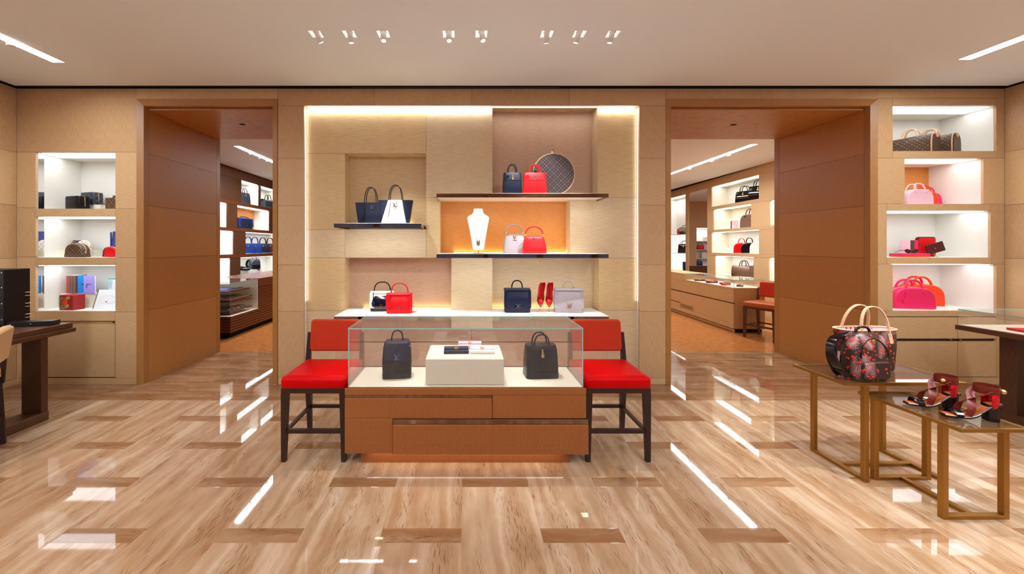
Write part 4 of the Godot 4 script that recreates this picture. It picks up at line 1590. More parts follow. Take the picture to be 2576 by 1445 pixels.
# ---------------------------------------------------------------- what stands in the alcove
func alcove_goods():
	var G = "bags on the alcove shelves"
	var sa = Y(561.5, 3.6)
	floating_shelf("short bronze-edged shelf under the two navy totes", X(840, 3.6), X(1060, 3.6), sa, 3.6, 4.085, 0.2, 0.04)
	var sb = Y(486, 3.6)
	floating_shelf("long bronze-edged shelf under the round hat case, topmost", X(1098, 3.6), X(1531, 3.6), sb, 3.6, 4.085, 0.34, 0.03)
	var sc = Y(638.5, 3.6)
	floating_shelf("long bronze-edged shelf under the white necklace bust", X(1098, 3.6), X(1531, 3.6), sc, 3.6, 4.085, 0.34, 0.08)
	var sd = Y(796, 3.6)
	floating_shelf("widest white shelf under the red pumps, lowest in the alcove", X(840, 3.6), X(1532, 3.6), sd, 3.6, 4.085, 0.0, 0.12)
	var z = 3.85
	var k = z / FOC
	var t = tote("plain navy leather tote with a tassel on the short shelf", Vector3(X(930, z), sa, -z - 0.06), 0, 60 * k, 80 * k, 56 * k, 0.13, M.navy_leather, M.black_leather, 46 * k, G)
	add_emblem(t, Vector3(0.03, 44 * k, 0.062), 0.04, M.steel)
	var s := mb()
	strap(s, [Vector3(-0.06, 0.21, 0.06), Vector3(-0.055, 0.15, 0.072), Vector3(-0.065, 0.06, 0.075)], 0.008, 0.004, Vector3.RIGHT)
	part("key_strap", s, M.black_leather, t)
	add_tag(t, Vector3(-0.066, 0.025, 0.077), 0.03, 0.05, M.black_leather, 0)
	z = 3.69
	k = z / FOC
	t = tote("navy tote with a white front panel on the short shelf", Vector3(X(993, z), sa, -z - 0.065), 0, 68 * k, 88 * k, 60 * k, 0.13, M.navy_leather, M.black_leather, 46 * k, G, M.cream_leather)
	add_emblem(t, Vector3(0.0, 47 * k, 0.066), 0.04, M.graphite)
	s = mb()
	strap(s, [Vector3(-0.05, 0.235, 0.05), Vector3(-0.056, 0.15, 0.073), Vector3(-0.075, 0.06, 0.078)], 0.008, 0.004, Vector3.RIGHT)
	part("key_strap", s, M.dove_leather, t)
	add_tag(t, Vector3(-0.08, 0.01, 0.08), 0.034, 0.055, M.cream_leather, 0)
	# top shelf
	z = 3.68
	k = z / FOC
	satchel("navy structured handbag with gold padlock on the top shelf", Vector3(X(1290, z), sb, -z - 0.06), 2, 48 * k, 55 * k, 0.12, M.navy_leather, M.gold, 26 * k, G)
	z = 3.64
	k = z / FOC
	satchel("bright red structured handbag with padlock on the top shelf", Vector3(X(1346.5, z), sb, -z - 0.05), -2, 60 * k, 53 * k, 0.11, M.scarlet_leather, M.steel, 25 * k, G)
	hat_case(Vector3(X(1393, 3.76), sb, -3.81), 0.221)
	# middle shelf
	z = 3.66
	k = z / FOC
	bust(Vector3(X(1203.5, 3.72), sc, -3.74))
	frame_bag("dove grey frame handbag with one curved handle", Vector3(X(1298, z + 0.06), sc, -z - 0.19), 0, 60 * k, 47 * k, 0.12, M.dove_leather, M.gold, 24 * k, G)
	frame_bag("scarlet frame handbag beside the grey one", Vector3(X(1346, z), sc, -z - 0.05), 0, 62 * k, 42 * k, 0.12, M.scarlet_leather, M.gold, 22 * k, G)
	# lowest shelf
	z = 3.845
	k = z / FOC
	flap_bag("white flap handbag with black base and handle", Vector3(X(958, z), sd, -z - 0.07), 4, 60 * k, 49 * k, 0.12, M.cream_leather, M.patent_black, M.black_leather, M.steel, 24 * k, G, 0.84, M.navy_leather, 0.34)
	z = 3.75
	k = z / FOC
	flap_bag("red flap handbag with a silver letter clasp", Vector3(X(1004, z), sd, -z - 0.03), 2, 66 * k, 50 * k, 0.1, M.red_leather, M.red_leather, M.red_leather, M.steel, 25 * k, G, 0.8, M.red_leather, 0.32)
	z = 3.77
	k = z / FOC
	flap_bag("navy flap handbag with a letter clasp left of the pumps", Vector3(X(1303, z), sd, -z - 0.07), 0, 68 * k, 60 * k, 0.13, M.navy_leather, M.navy_leather, M.black_leather, M.steel, 20 * k, G, 0.86, null, 0.2)
	flap_bag("pale grey flap handbag with gold letter clasp", Vector3(X(1434, z), sd, -z - 0.07), -6, 74 * k, 60 * k, 0.13, M.dove_leather, M.dove_leather, M.dove_leather, M.gold, 20 * k, G, 0.84, null, 0.18)
	pump("glossy red stiletto pump on a gold stand beside the navy flap bag", Vector3(X(1360, 3.82), sd, -3.84), 6)
	pump("glossy red stiletto pump on a gold stand beside the grey flap bag", Vector3(X(1382, 3.82), sd, -3.84), -2)

func hat_case(pos, r):
	var t = thing("hat_case", "round monogram hat case with a leather loop, leaning on the top shelf", "hat case", pos)
	var n = 56
	var rings = []
	for k in [[-0.05, 0.006], [-0.046, 0.0], [0.046, 0.0], [0.05, 0.006]]:
		var q = PackedVector3Array()
		for j in n:
			q.append(Vector3((r - k[1]) * cos(TAU * j / n), r + (r - k[1]) * sin(TAU * j / n), k[0]))
		rings.append(q)
	var st := mb()
	loft(st, rings)
	part("body", st, M.monogram_plum, t)
	for z in [-0.05, 0.05]:
		var p := mb()
		var pts = PackedVector3Array()
		for j in n + 1:
			pts.append(Vector3((r - 0.003) * cos(TAU * j / n), r + (r - 0.003) * sin(TAU * j / n), z))
		tube(p, pts, 0.004, 6)
		part("piping", p, M.tan_leather, t)
	var l := mb()
	strap(l, [Vector3(-0.016, 2 * r - 0.003, 0), Vector3(-0.02, 2 * r + 0.035, 0.006), Vector3(-0.004, 2 * r + 0.05, 0.012), Vector3(0.014, 2 * r + 0.035, 0.016), Vector3(0.012, 2 * r - 0.003, 0.02)], 0.022, 0.004, Vector3.BACK)
	part("leather_loop", l, M.tan_leather, t)
	var b := mb()
	bx(b, -0.02, -0.006, 2 * r + 0.002, 2 * r + 0.026, 0.018, 0.026)
	part("buckle", b, M.gold, t)

func bust(pos):
	var t = thing("necklace_bust", "white tapering necklace bust on a thin brass stand", "bust", pos)
	# half width and height of the outline, from below to the neck
	var prof = [[0.040, 0.034], [0.054, 0.038], [0.06, 0.05], [0.072, 0.13], [0.092, 0.24], [0.112, 0.345], [0.116, 0.372], [0.104, 0.392], [0.07, 0.41], [0.055, 0.425], [0.05, 0.44], [0.047, 0.462], [0.044, 0.47]]
	var rings = []
	for p in prof:
		var y = p[1]
		rings.append(ring(2 * p[0], 0.04 if y < 0.4 else 0.055, 4.0, y, 0, -0.14 * y))
	var st := mb()
	loft(st, rings)
	part("torso", st, M.porcelain, t)
	var s := mb()
	tube(s, [Vector3(0, 0.003, 0), Vector3(0, 0.04, 0)], 0.004, 8)
	part("stem", s, M.brass, t)
	part("base", cbox(-0.05, 0.05, 0.0, 0.006, -0.03, 0.03, 0.001), M.brass, t)
	var n = thing("pendant_necklace", "fine chain with a gold chevron pendant hung on the white bust", "necklace", pos)
	var c := mb()
	tube(c, [Vector3(-0.06, 0.405, -0.026), Vector3(-0.048, 0.3, -0.018), Vector3(-0.02, 0.16, 0.0), Vector3(0, 0.115, 0.007)], 0.001, 5)
	tube(c, [Vector3(0.06, 0.405, -0.026), Vector3(0.048, 0.3, -0.018), Vector3(0.02, 0.16, 0.0), Vector3(0, 0.115, 0.007)], 0.001, 5)
	part("chain", c, M.gold, n)
	var v := mb()
	for i in 3:
		bar(v, Vector2(-0.016, 0.135 - 0.016 * i), Vector2(0.0, 0.108 - 0.016 * i), 0.008, 0.007, 0.013)
		bar(v, Vector2(0.016, 0.135 - 0.016 * i), Vector2(0.0, 0.108 - 0.016 * i), 0.008, 0.007, 0.013)
	part("pendant", v, M.gold, n)

# a pointed court shoe stood on its toe, heel up, on a small gold stand
func pump(label, pos, turn):
	var t = thing("pump_shoe", label, "shoe", pos, turn, "red pumps on the lowest alcove shelf")
	var L = 0.245
	var rings = []
	var inner = []
	# s runs from the heel (0) to the toe (1): half width, height of the side wall
	for k in [[0.0, 0.02, 0.062], [0.06, 0.03, 0.064], [0.2, 0.033, 0.052], [0.4, 0.031, 0.036], [0.58, 0.038, 0.03], [0.72, 0.04, 0.038], [0.86, 0.027, 0.03], [0.95, 0.012, 0.018], [1.0, 0.003, 0.008]]:
		var y = k[0] * L
		var lift = 0.085 * pow(max(0.0, 0.66 - k[0]) / 0.66, 1.4)
		var q = PackedVector3Array()
		var open = k[0] < 0.66
		for j in 13:
			var a = PI * j / 12.0
			if open:
				# a U-shaped wall, outer then inner
				q.append(Vector3(-k[1] * cos(a), lift + k[2] * (1.0 - pow(sin(a), 0.35)), y))
			else:
				q.append(Vector3(-k[1] * cos(a), lift + k[2] * sin(a) + 0.002, y))
		for j in 13:
			var a = PI * (12 - j) / 12.0
			if open:
				q.append(Vector3(-(k[1] - 0.003) * cos(a), lift + 0.003 + k[2] * (1.0 - pow(sin(a), 0.35)), y))
			else:
				q.append(Vector3(-k[1] * 0.98 * cos(a), lift + k[2] * 0.02 * sin(a), y))
		rings.append(q)
	var st := mb()
	loft(st, rings)
	var heel := mb()
	taper(heel, Vector3(0, 0.086, 0.02), Vector3(0, -0.006, 0.006), 0.014, 0.004)
	var root := Node3D.new()
	root.name = "shoe"
	t.add_child(root)
	part("upper", st, M.patent_red, root)
	part("heel", heel, M.patent_red, root)
	# stood up: the toe points down and a little forward, the opening faces the viewer
	root.transform = Transform3D(Basis(Vector3.RIGHT, deg_to_rad(74)), Vector3(0, 0.285, -0.05))
	var s := mb()
	tube(s, [Vector3(0, 0.003, 0.0), Vector3(0, 0.075, -0.01)], 0.0025, 6)
	part("stand_rod", s, M.brass, t)
	part("stand_base", cbox(-0.032, 0.032, 0.0, 0.004, -0.028, 0.028, 0.001), M.gold, t)

func flap_backpack(label, pos, turn, w, h, d, rise):
	var t = thing("backpack", label, "backpack", pos, turn)
	var m = M.black_leather
	var st := mb()
	loft(st, [ring(w * 0.98, d * 0.98, 8, 0.0), ring(w, d, 8, 0.006), ring(w * 1.03, d * 1.02, 7, h * 0.45), ring(w * 0.97, d * 0.95, 7, h * 0.84), ring(w * 0.9, d * 0.8, 6, h * 0.97), ring(w * 0.84, d * 0.66, 6, h)])
	part("body", st, m, t)
	var band := mb()
	loft(band, [ring(w * 1.01, d * 1.02, 8, 0.001), ring(w * 1.02, d * 1.03, 8, h * 0.15), ring(w * 1.0, d * 1.0, 8, h * 0.165)])
	part("base_band", band, m, t)
	var f := mb()
	puff(f, rounded(-w * 0.42, w * 0.42, 0.0, h * 0.5, w * 0.09), 0.012, 0.004)
	var o = part("flap", f, M.navy_leather, t)
	o.position = Vector3(0, h * 0.5, d * 0.5 + 0.008)
	o.rotation.x = deg_to_rad(-7)
	var c := mb()
	loft(c, [ring(w * 0.85, d * 0.95, 7, h * 0.955), ring(w * 0.85, d * 0.92, 7, h * 0.995), ring(w * 0.8, d * 0.8, 7, h * 1.015)])
	part("flap_top", c, M.navy_leather, t)
	add_emblem(t, Vector3(0, h * 0.63, d * 0.5 + 0.012), h * 0.14, M.steel, -7)
	for s in [-1.0, 1.0]:
		var e := mb()
		tube(e, [Vector3(s * w * 0.08, h * 0.5, d * 0.52), Vector3(s * w * 0.2, h * 0.2, d * 0.52)], 0.0028, 6)
		ball(e, Vector3(s * w * 0.2, h * 0.2, d * 0.52), 0.005)
		part("drawstring", e, m, t)
		var r := mb()
		ball(r, Vector3(s * w * 0.46, h * 0.9, d * 0.36), 0.006)
		part("strap_ring", r, M.steel, t)
	var k := mb()
	tube(k, arch(-w * 0.2, w * 0.2, h * 1.0, rise, 0.0, 14, 0.75), w * 0.026, 8)
	part("handle", k, m, t)

func vitrine_goods(v):
	var z = 2.56
	var k = z / FOC
	flap_backpack("black leather backpack with a buckled flap inside the vitrine", Vector3(X(994, z), v.y, -z - 0.08), 7, 72 * k, 90 * k, 0.14, 27 * k)
	z = 2.57
	k = z / FOC
	satchel("black structured handbag with gold padlock and tag inside the vitrine", Vector3(X(1365, z), v.y, -z - 0.075), 3, 84 * k, 80 * k, 0.15, M.black_leather, M.gold, 34 * k, "")
	var G = "wallets on the linen block"
	wallet("black flap wallet with gold clasp on the linen block", Vector3(-0.07, v.riser, -2.605), 2, 0.178, 0.03, 0.1, M.navy_leather, M.gold, G)
	wallet("white flap wallet on the linen block beside the black one", Vector3(0.118, v.riser, -2.605), 0, 0.178, 0.03, 0.1, M.cream_leather, M.gold, G)
	wallet("pale pink flap wallet behind the white one", Vector3(0.03, v.riser, -2.73), -1, 0.178, 0.034, 0.1, M.pink_leather, M.gold, G)

func niche_goods():
	# three niches in the west bay
	var y = Y(525)
	var G = "pouches in the upper niche by the trunk"
	pouch_box("plain black zipped toiletry pouch in the upper niche", Vector3(X(181, 4.02), y, -4.08), -14, 0.23, 0.155, 0.12, M.black_leather, M.gold, G)
	open_riser("cream riser under the graphite checkered pouch", Vector3(X(236, 4.2), y, -4.235), 0.24, 0.075, 0.15)
	pouch_box("graphite checkered toiletry pouch raised on the riser", Vector3(X(219, 4.17), y + 0.075, -4.225), -14, 0.22, 0.145, 0.11, M.checker_graphite, M.gold, G)
	pouch_box("brown monogram toiletry pouch at the niche edge", Vector3(X(292, 4.02), y, -4.03), -8, 0.2, 0.13, 0.11, M.monogram, M.gold, G)
	pouch_box("small brown monogram pouch raised behind the other monogram one", Vector3(X(300, 4.2), y + 0.075, -4.23), -8, 0.16, 0.11, 0.1, M.monogram, M.gold, G)
	y = Y(648)
	G = "dome pouches in the middle niche by the trunk"
	pouch_dome("brown monogram dome pouch standing in front", Vector3(X(190, 3.98), y, -4.0), -6, 0.245, 0.155, 0.09, M.monogram, M.gold, G)
	open_riser("long cream riser under the row of dome pouches", Vector3(X(198, 4.15), y, -4.2), 0.44, 0.075, 0.17)
	var row = [[178, "navy dome pouch first in the raised row", "navy_leather"], [194, "brown checkered dome pouch second in the raised row", "checker_brown"], [209, "royal blue dome pouch third in the raised row", "blue_leather"], [226, "white checkered dome pouch last in the raised row", "checker_white"]]
	for i in 4:
		pouch_dome(row[i][1], Vector3(X(row[i][0] - 3, 4.2), y + 0.075, -4.26 + 0.036 * i), -4, 0.18, 0.115, 0.03, M[row[i][2]], M.gold, G)
	row = [[252, "grey dome pouch beside the monogram one", "dove_leather"], [266, "dark brown dome pouch between the grey and the red", "burgundy_leather"], [283, "red dome pouch at the niche edge", "red_leather"]]
	for i in 3:
		pouch_dome(row[i][1], Vector3(X(row[i][0] + 4, 4.05), y, -4.12 + 0.06 * i - 0.02), -4, 0.15, 0.115, 0.045, M[row[i][2]], M.gold, G)
	var b = thing("folder", "dark blue folder propped upright behind the red dome pouch", "folder", Vector3(X(279, 4.2), y, -4.3), -4)
	var st := mb()
	cbx(st, -0.11, 0.11, 0.0, 0.3, -0.008, 0.008, 0.001)
	var o = part("cover", st, M.folder_blue, b)
	o.rotation.x = deg_to_rad(-6)
	part("spine", box(-0.112, -0.108, 0.002, 0.29, -0.012, 0.004), M.folder_blue, b)
	# books
	y = Y(783)
	open_riser("cream riser under the row of travel guides", Vector3(-4.42, y, -4.17), 0.44, 0.16, 0.16)
	var yb = y + 0.16
	var cols = ["book_rose", "book_brown", "book_rose", "book_plum", "book_brown", "book_olive", "book_plum", "book_brown", "book_olive", "book_plum"]
	var names = ["rose", "brown", "light rose", "plum", "brown", "olive", "dull plum", "dark brown", "green", "violet"]
	var ord = ["first", "second", "third", "fourth", "fifth", "sixth", "seventh", "eighth", "ninth", "tenth"]
	for i in 10:
		var bk = thing("book", "%s guide book spine, %s in the row on the riser" % [names[i], ord[i]], "book", Vector3(X(175, 4.13) + 0.0112 * i, yb, -4.16), 0, "travel guides in the lower niche")
		part("cover", box(-0.005, 0.005, 0.0, 0.205, -0.06, 0.06), M[cols[i]], bk)
		part("pages", box(-0.004, 0.004, 0.203, 0.2065, -0.056, 0.056), M.paper, bk)
	for k in [["bright blue guide book at the turn of the row", "book_blue", 206, "BAN", 6.0, 0.085], ["lilac guide book with its cover facing out", "book_lilac", 228.5, "SEOUL", -3.0, 0.135]]:
		var bk = thing("book", k[0], "book", Vector3(X(k[2], 4.1), yb, -4.105 if k[3] == "BAN" else -4.088), k[4], "travel guides in the lower niche")
		part("cover", box(-k[5] / 2, k[5] / 2, 0.0, 0.205, -0.006, 0.006), M[k[1]], bk)
		part("pages", box(-k[5] / 2 + 0.003, k[5] / 2 + 0.001, 0.003, 0.202, -0.0045, 0.0045), M.paper, bk)
		text_on(bk, k[3], 0.014, M.ink, Vector3(0.012 if k[3] == "BAN" else -0.006, 0.105, 0.0062))
		if k[3] == "SEOUL":
			text_on(bk, "S", 0.03, M.folder_blue, Vector3(-0.03, 0.082, 0.0062))
	var g = thing("gift_box", "dark red box with travel stickers in the lower niche", "box", Vector3(X(186, 4.0), y, -3.985), -6)
	part("box", cbox(-0.085, 0.085, 0.0, 0.165, -0.06, 0.06, 0.004), M.gift_red, g)
	for s in [[-0.07, 0.11, 0.035, "sticker_green"], [-0.02, 0.09, 0.042, "sticker_orange"], [0.025, 0.135, 0.026, "sticker_gold"], [-0.04, 0.035, 0.03, "sticker_green"], [0.01, 0.045, 0.028, "sticker_gold"]]:
		var sk := mb()
		if s[3] == "sticker_gold":
			puff(sk, rounded(-s[2], s[2], -s[2] * 0.6, s[2] * 0.6, 0.004), 0.001, 0.0003)
		else:
			puff(sk, rounded(-s[2], s[2], -s[2], s[2], s[2] * 0.99), 0.001, 0.0003)
		var so = part("sticker", sk, M[s[3]], g)
		so.position = Vector3(max(s[0], -0.082 + s[2]), min(s[1], 0.16 - s[2]), 0.0607)
		so.rotation.z = deg_to_rad(20 if s[3] == "sticker_gold" else 0)
	var al = thing("photo_album", "pale album with a drawn landscape leaning in the lower niche", "album", Vector3(X(262, 4.0), y, -4.0), -6)
	var ast := mb()
	cbx(ast, -0.14, 0.14, 0.0, 0.215, -0.012, 0.0, 0.001)
	var ao = part("cover", ast, M.paper, al)
	ao.rotation.x = deg_to_rad(-16)
	var sp := mb()
	bx(sp, -0.146, -0.14, 0.0, 0.215, -0.014, 0.002)
	var so2 = part("spine", sp, M.graphite, al)
	so2.rotation.x = deg_to_rad(-16)
	var lb := mb()
	puff(lb, rounded(-0.014, 0.014, 0.075, 0.085, 0.002), 0.001, 0.0003, 0.001)
	part("cover_label", lb, M.sticker_orange, ao)
	var dr := mb()
	tube(dr, curve([Vector3(-0.1, 0.1, 0.0), Vector3(-0.05, 0.14, 0.0), Vector3(0.03, 0.15, 0.0), Vector3(0.1, 0.125, 0.0)], 6), 0.0009, 5)
	tube(dr, curve([Vector3(-0.09, 0.075, 0.0), Vector3(-0.03, 0.06, 0.0), Vector3(0.06, 0.065, 0.0), Vector3(0.11, 0.085, 0.0)], 6), 0.0009, 5)
	part("line_drawing", dr, M.pencil_blue, ao)
	var pb = thing("picture_book", "teal picture book standing behind the pale album", "book", Vector3(X(291, 4.2), y + 0.16, -4.22), -4)
	part("cover", cbox(-0.11, 0.11, 0.0, 0.16, -0.006, 0.006, 0.001), M.teal_print, pb)
	part("photo", box(-0.105, 0.1, 0.02, 0.15, 0.006, 0.0065), M.paper, pb)
	for i in 6:
		var lf := mb()
		bar(lf, Vector2(-0.1, 0.145 - i * 0.016), Vector2(-0.05 - i * 0.004, 0.125 - i * 0.017), 0.006, 0.0064, 0.007)
		part("printed_leaf", lf, M.teal_print, pb)
	open_riser("small cream riser under the teal picture book", Vector3(X(300, 4.2), y, -4.22), 0.25, 0.16, 0.1)
	# four niches in the east bay
	y = Y(380)
	G = "monogram duffles in the top niche"
	duffle("brown monogram duffle nearest the viewer in the top niche", Vector3(X(2292, 4.11), y, -4.11), -70, 0.38, 0.215, 0.19, M.monogram, M.tan_leather, M.gold, 0.11, G)
	duffle("brown monogram duffle behind the other in the top niche", Vector3(X(2341, 4.11), y, -4.11), -70, 0.38, 0.215, 0.19, M.monogram, M.tan_leather, M.gold, 0.11, G)
	y = Y(513)
	G = "small half-moon bags in the second niche"
	dome_bag("small pale pink half-moon handbag", Vector3(X(2308, 3.98), y, -4.0), -4, 0.27, 0.17, 0.11, M.pink_leather, M.gold, 0.085, G)
	dome_bag("small orange half-moon handbag behind the pink one", Vector3(X(2325, 4.1), y, -4.12), -4, 0.25, 0.17, 0.1, M.orange_leather, M.gold, 0.085, G)
	dome_bag("small magenta half-moon handbag last of the three", Vector3(X(2334, 4.22), y, -4.24), -4, 0.26, 0.17, 0.1, M.magenta_leather, M.gold, 0.085, G)
	small_goods(Y(648))
	y = Y(782)
	G = "large half-moon bags in the lowest niche"
	dome_bag("large magenta half-moon handbag with key tag", Vector3(X(2295, 4.02), y, -4.05), -8, 0.41, 0.235, 0.14, M.magenta_leather, M.gold, 0.11, G, null, true)
	dome_bag("large orange half-moon handbag behind the magenta one", Vector3(X(2319, 4.2), y, -4.235), -8, 0.43, 0.25, 0.13, M.orange_leather, M.gold, 0.115, G)

func small_goods(y):
	var z = 4.0
	for k in [["orange notebook at the bottom of the pair", 0.0, "orange_leather"], ["magenta notebook lying under the sunglasses", 0.02, "magenta_leather"]]:
		var n = thing("notebook", k[0], "notebook", Vector3(X(2304, z), y + k[1], -z - 0.06), -3, "notebooks in the third niche")
		part("cover", cbox(-0.135, 0.135, 0.0, 0.019, -0.08, 0.08, 0.003), M[k[2]], n)
		part("pages", box(0.12, 0.1355, 0.005, 0.014, -0.074, 0.074), M.paper, n)
		part("band", box(-0.04, -0.032, 0.019, 0.0198, -0.08, 0.08), M.patent_crimson, n)
	var s = thing("sunglasses", "dark butterfly sunglasses resting on the magenta notebook", "sunglasses", Vector3(X(2310, z), y + 0.04, -z - 0.06), -12)
	for e in [-1.0, 1.0]:
		var f := mb()
		var pts = PackedVector3Array()
		for i in 17:
			var a = TAU * i / 16.0
			pts.append(Vector3(e * 0.034 + 0.027 * cos(a), 0.024 + 0.02 * sin(a) + 0.006 * e * cos(a), 0.0))
		tube(f, pts, 0.0032, 6)
		part("rim", f, M.patent_black, s)
		var l := mb()
		var o = PackedVector2Array()
		for i in 16:
			var a = TAU * i / 16.0
			o.append(Vector2(e * 0.034 + 0.026 * cos(a), 0.024 + 0.019 * sin(a) + 0.006 * e * cos(a)))
		puff(l, o, 0.002, 0.0005)
		part("lens", l, M.lens_brown, s)
		var a := mb()
		tube(a, [Vector3(e * 0.062, 0.034, 0), Vector3(e * 0.066, 0.032, -0.05), Vector3(e * 0.06, 0.004, -0.12)], 0.003, 6)
		part("temple", a, M.patent_black, s)
	var br := mb()
	tube(br, [Vector3(-0.01, 0.03, 0), Vector3(0.01, 0.03, 0)], 0.0025, 6)
	part("bridge", br, M.patent_black, s)
	var b = thing("pink_folder", "pink two-tone folder standing behind the sunglasses", "folder", Vector3(X(2308, 4.1), y, -4.17), -2)
	part("cover", cbox(-0.1, 0.0, 0.0, 0.19, -0.006, 0.006, 0.001), M.pink_leather, b)
	part("spine", cbox(0.001, 0.045, 0.0, 0.19, -0.007, 0.007, 0.001), M.monogram, b)
	part("back_cover", cbox(0.046, 0.09, 0.0, 0.19, -0.006, 0.006, 0.001), M.magenta_leather, b)
	var p = thing("zip_organiser", "open crimson zip organiser with a dark rounded edge", "organiser", Vector3(X(2342, 4.12), y, -4.17), -4)
	var st := mb()
	puff(st, rounded(-0.1, 0.1, 0.0, 0.23, 0.03), 0.03, 0.008)
	part("case", st, M.burgundy_leather, p)
	var q := mb()
	puff(q, rounded(-0.088, 0.085, 0.012, 0.218, 0.024), 0.006, 0.002, 0.016)
	part("lining", q, M.red_leather, p)
	part("zip", box(0.086, 0.09, 0.02, 0.21, 0.014, 0.018), M.gold, p)
	var e2 = thing("envelope_pouch", "dark monogram envelope pouch leaning on the crimson organiser", "pouch", Vector3(X(2361, 4.06), y, -4.08), -6)
	var v := mb()
	cbx(v, -0.09, 0.09, -0.055, 0.055, -0.006, 0.006, 0.002)
	var eo = part("body", v, M.burgundy_leather, e2)
	eo.transform = Transform3D(Basis(Vector3.BACK, deg_to_rad(18)), Vector3(0, 0.1, -0.01))
	var fl := mb()
	puff(fl, PackedVector2Array([Vector2(-0.09, 0.05), Vector2(-0.09, -0.05), Vector2(-0.01, 0.0)]), 0.003, 0.001, 0.008)
	part("flap", fl, M.burgundy_leather, eo)
	var pr := mb()
	tube(pr, [Vector3(0, -0.01, -0.02), Vector3(0, 0.1, -0.02)], 0.003, 6)
	part("prop_rod", pr, M.brass, e2)
	part("prop_base", cbox(-0.03, 0.03, 0.0, 0.003, -0.04, 0.0, 0.001), M.brass, e2)
	var sn := mb()
	ball(sn, Vector3(-0.008, 0.0, 0.011), 0.005)
	part("snap", sn, M.gold, eo)

func table_goods():
	var y = 0.633
	var t = thing("palm_print_tote", "open tote in palm print with tan handles and striped pink lining", "handbag", Vector3(2.84, y, -2.55), 2)
	var w0 = 0.29
	var w1 = 0.4
	var h = 0.28
	var st := mb()
	var outer = [ring(w0, 0.15, 7, 0.0), ring(w0 + 0.01, 0.155, 7, 0.008), ring(lerp(w0, w1, 0.5), 0.15, 6, h * 0.55), ring(w1, 0.13, 3.5, h)]
	loft(st, outer, true, false)
	part("body", st, M.tropical, t)
	var ins := mb()
	var lin = [ring(w1 - 0.006, 0.124, 3.5, h), ring(lerp(w0, w1, 0.6) - 0.01, 0.13, 5, h * 0.6), ring(w0 + 0.02, 0.12, 6, 0.02)]
	loft(ins, lin, false, true)
	part("lining", ins, M.pink_leather, t)
	var str_ := mb()
	for i in 11:
		var x = -w1 / 2 + 0.04 + (w1 - 0.08) * i / 10.0
		bar(str_, Vector2(x, h - 0.003), Vector2(x * 0.9, h - 0.08), 0.004, -0.064, -0.058)
	part("lining_stripe", str_, M.patent_crimson, t)
	var rim := mb()
	var rp = PackedVector3Array()
	for v in ring(w1, 0.13, 3.5, h):
		rp.append(v)
	rp.append(rp[0])
	tube(rim, rp, 0.006, 6)
	part("rim_binding", rim, M.tan_leather, t)
	for s in [-1.0, 1.0]:
		var k := mb()
		strap(k, arch(-0.1, 0.1, h - 0.035, 0.2, s * 0.068, 18, 0.85, -s * 0.03 + 0.01), 0.017, 0.006, Vector3.BACK)
		part("handle", k, M.tan_leather, t)
		for e in [-1.0, 1.0]:
			var a := mb()
			puff(a, rounded(-0.013, 0.013, -0.075, 0.0, 0.0125), 0.004, 0.001)
			var o = part("handle_tab", a, M.tan_leather, t)
			o.position = Vector3(e * 0.1, h - 0.02, s * 0.07)
			o.rotation.z = deg_to_rad(e * 12)
	var b = backpack("small palm-print backpack with black handle and straps", Vector3(2.612, y, -2.35), 6, 0.25, 0.3, 0.12, M.tropical, M.patent_black, M.patent_black, 0.05, M.tropical)
	var o2 := mb()
	strap(o2, curve([Vector3(-0.08, 0.27, -0.045), Vector3(-0.16, 0.245, -0.05), Vector3(-0.195, 0.16, -0.035), Vector3(-0.17, 0.065, -0.01), Vector3(-0.1, 0.012, 0.01)], 7), 0.05, 0.016, Vector3.BACK)
	part("shoulder_strap", o2, M.patent_black, b)
	add_tag(b, Vector3(0.0, 0.24, 0.055), 0.02, 0.026, M.gold, 0)
	sandal("crossed-strap heeled sandal nearer the larger brass table", Vector3(2.8, 0.532, -2.155), 0)
	sandal("crossed-strap heeled sandal with the gold ball buckle, nearer the viewer", Vector3(2.83, 0.532, -2.01), 1)

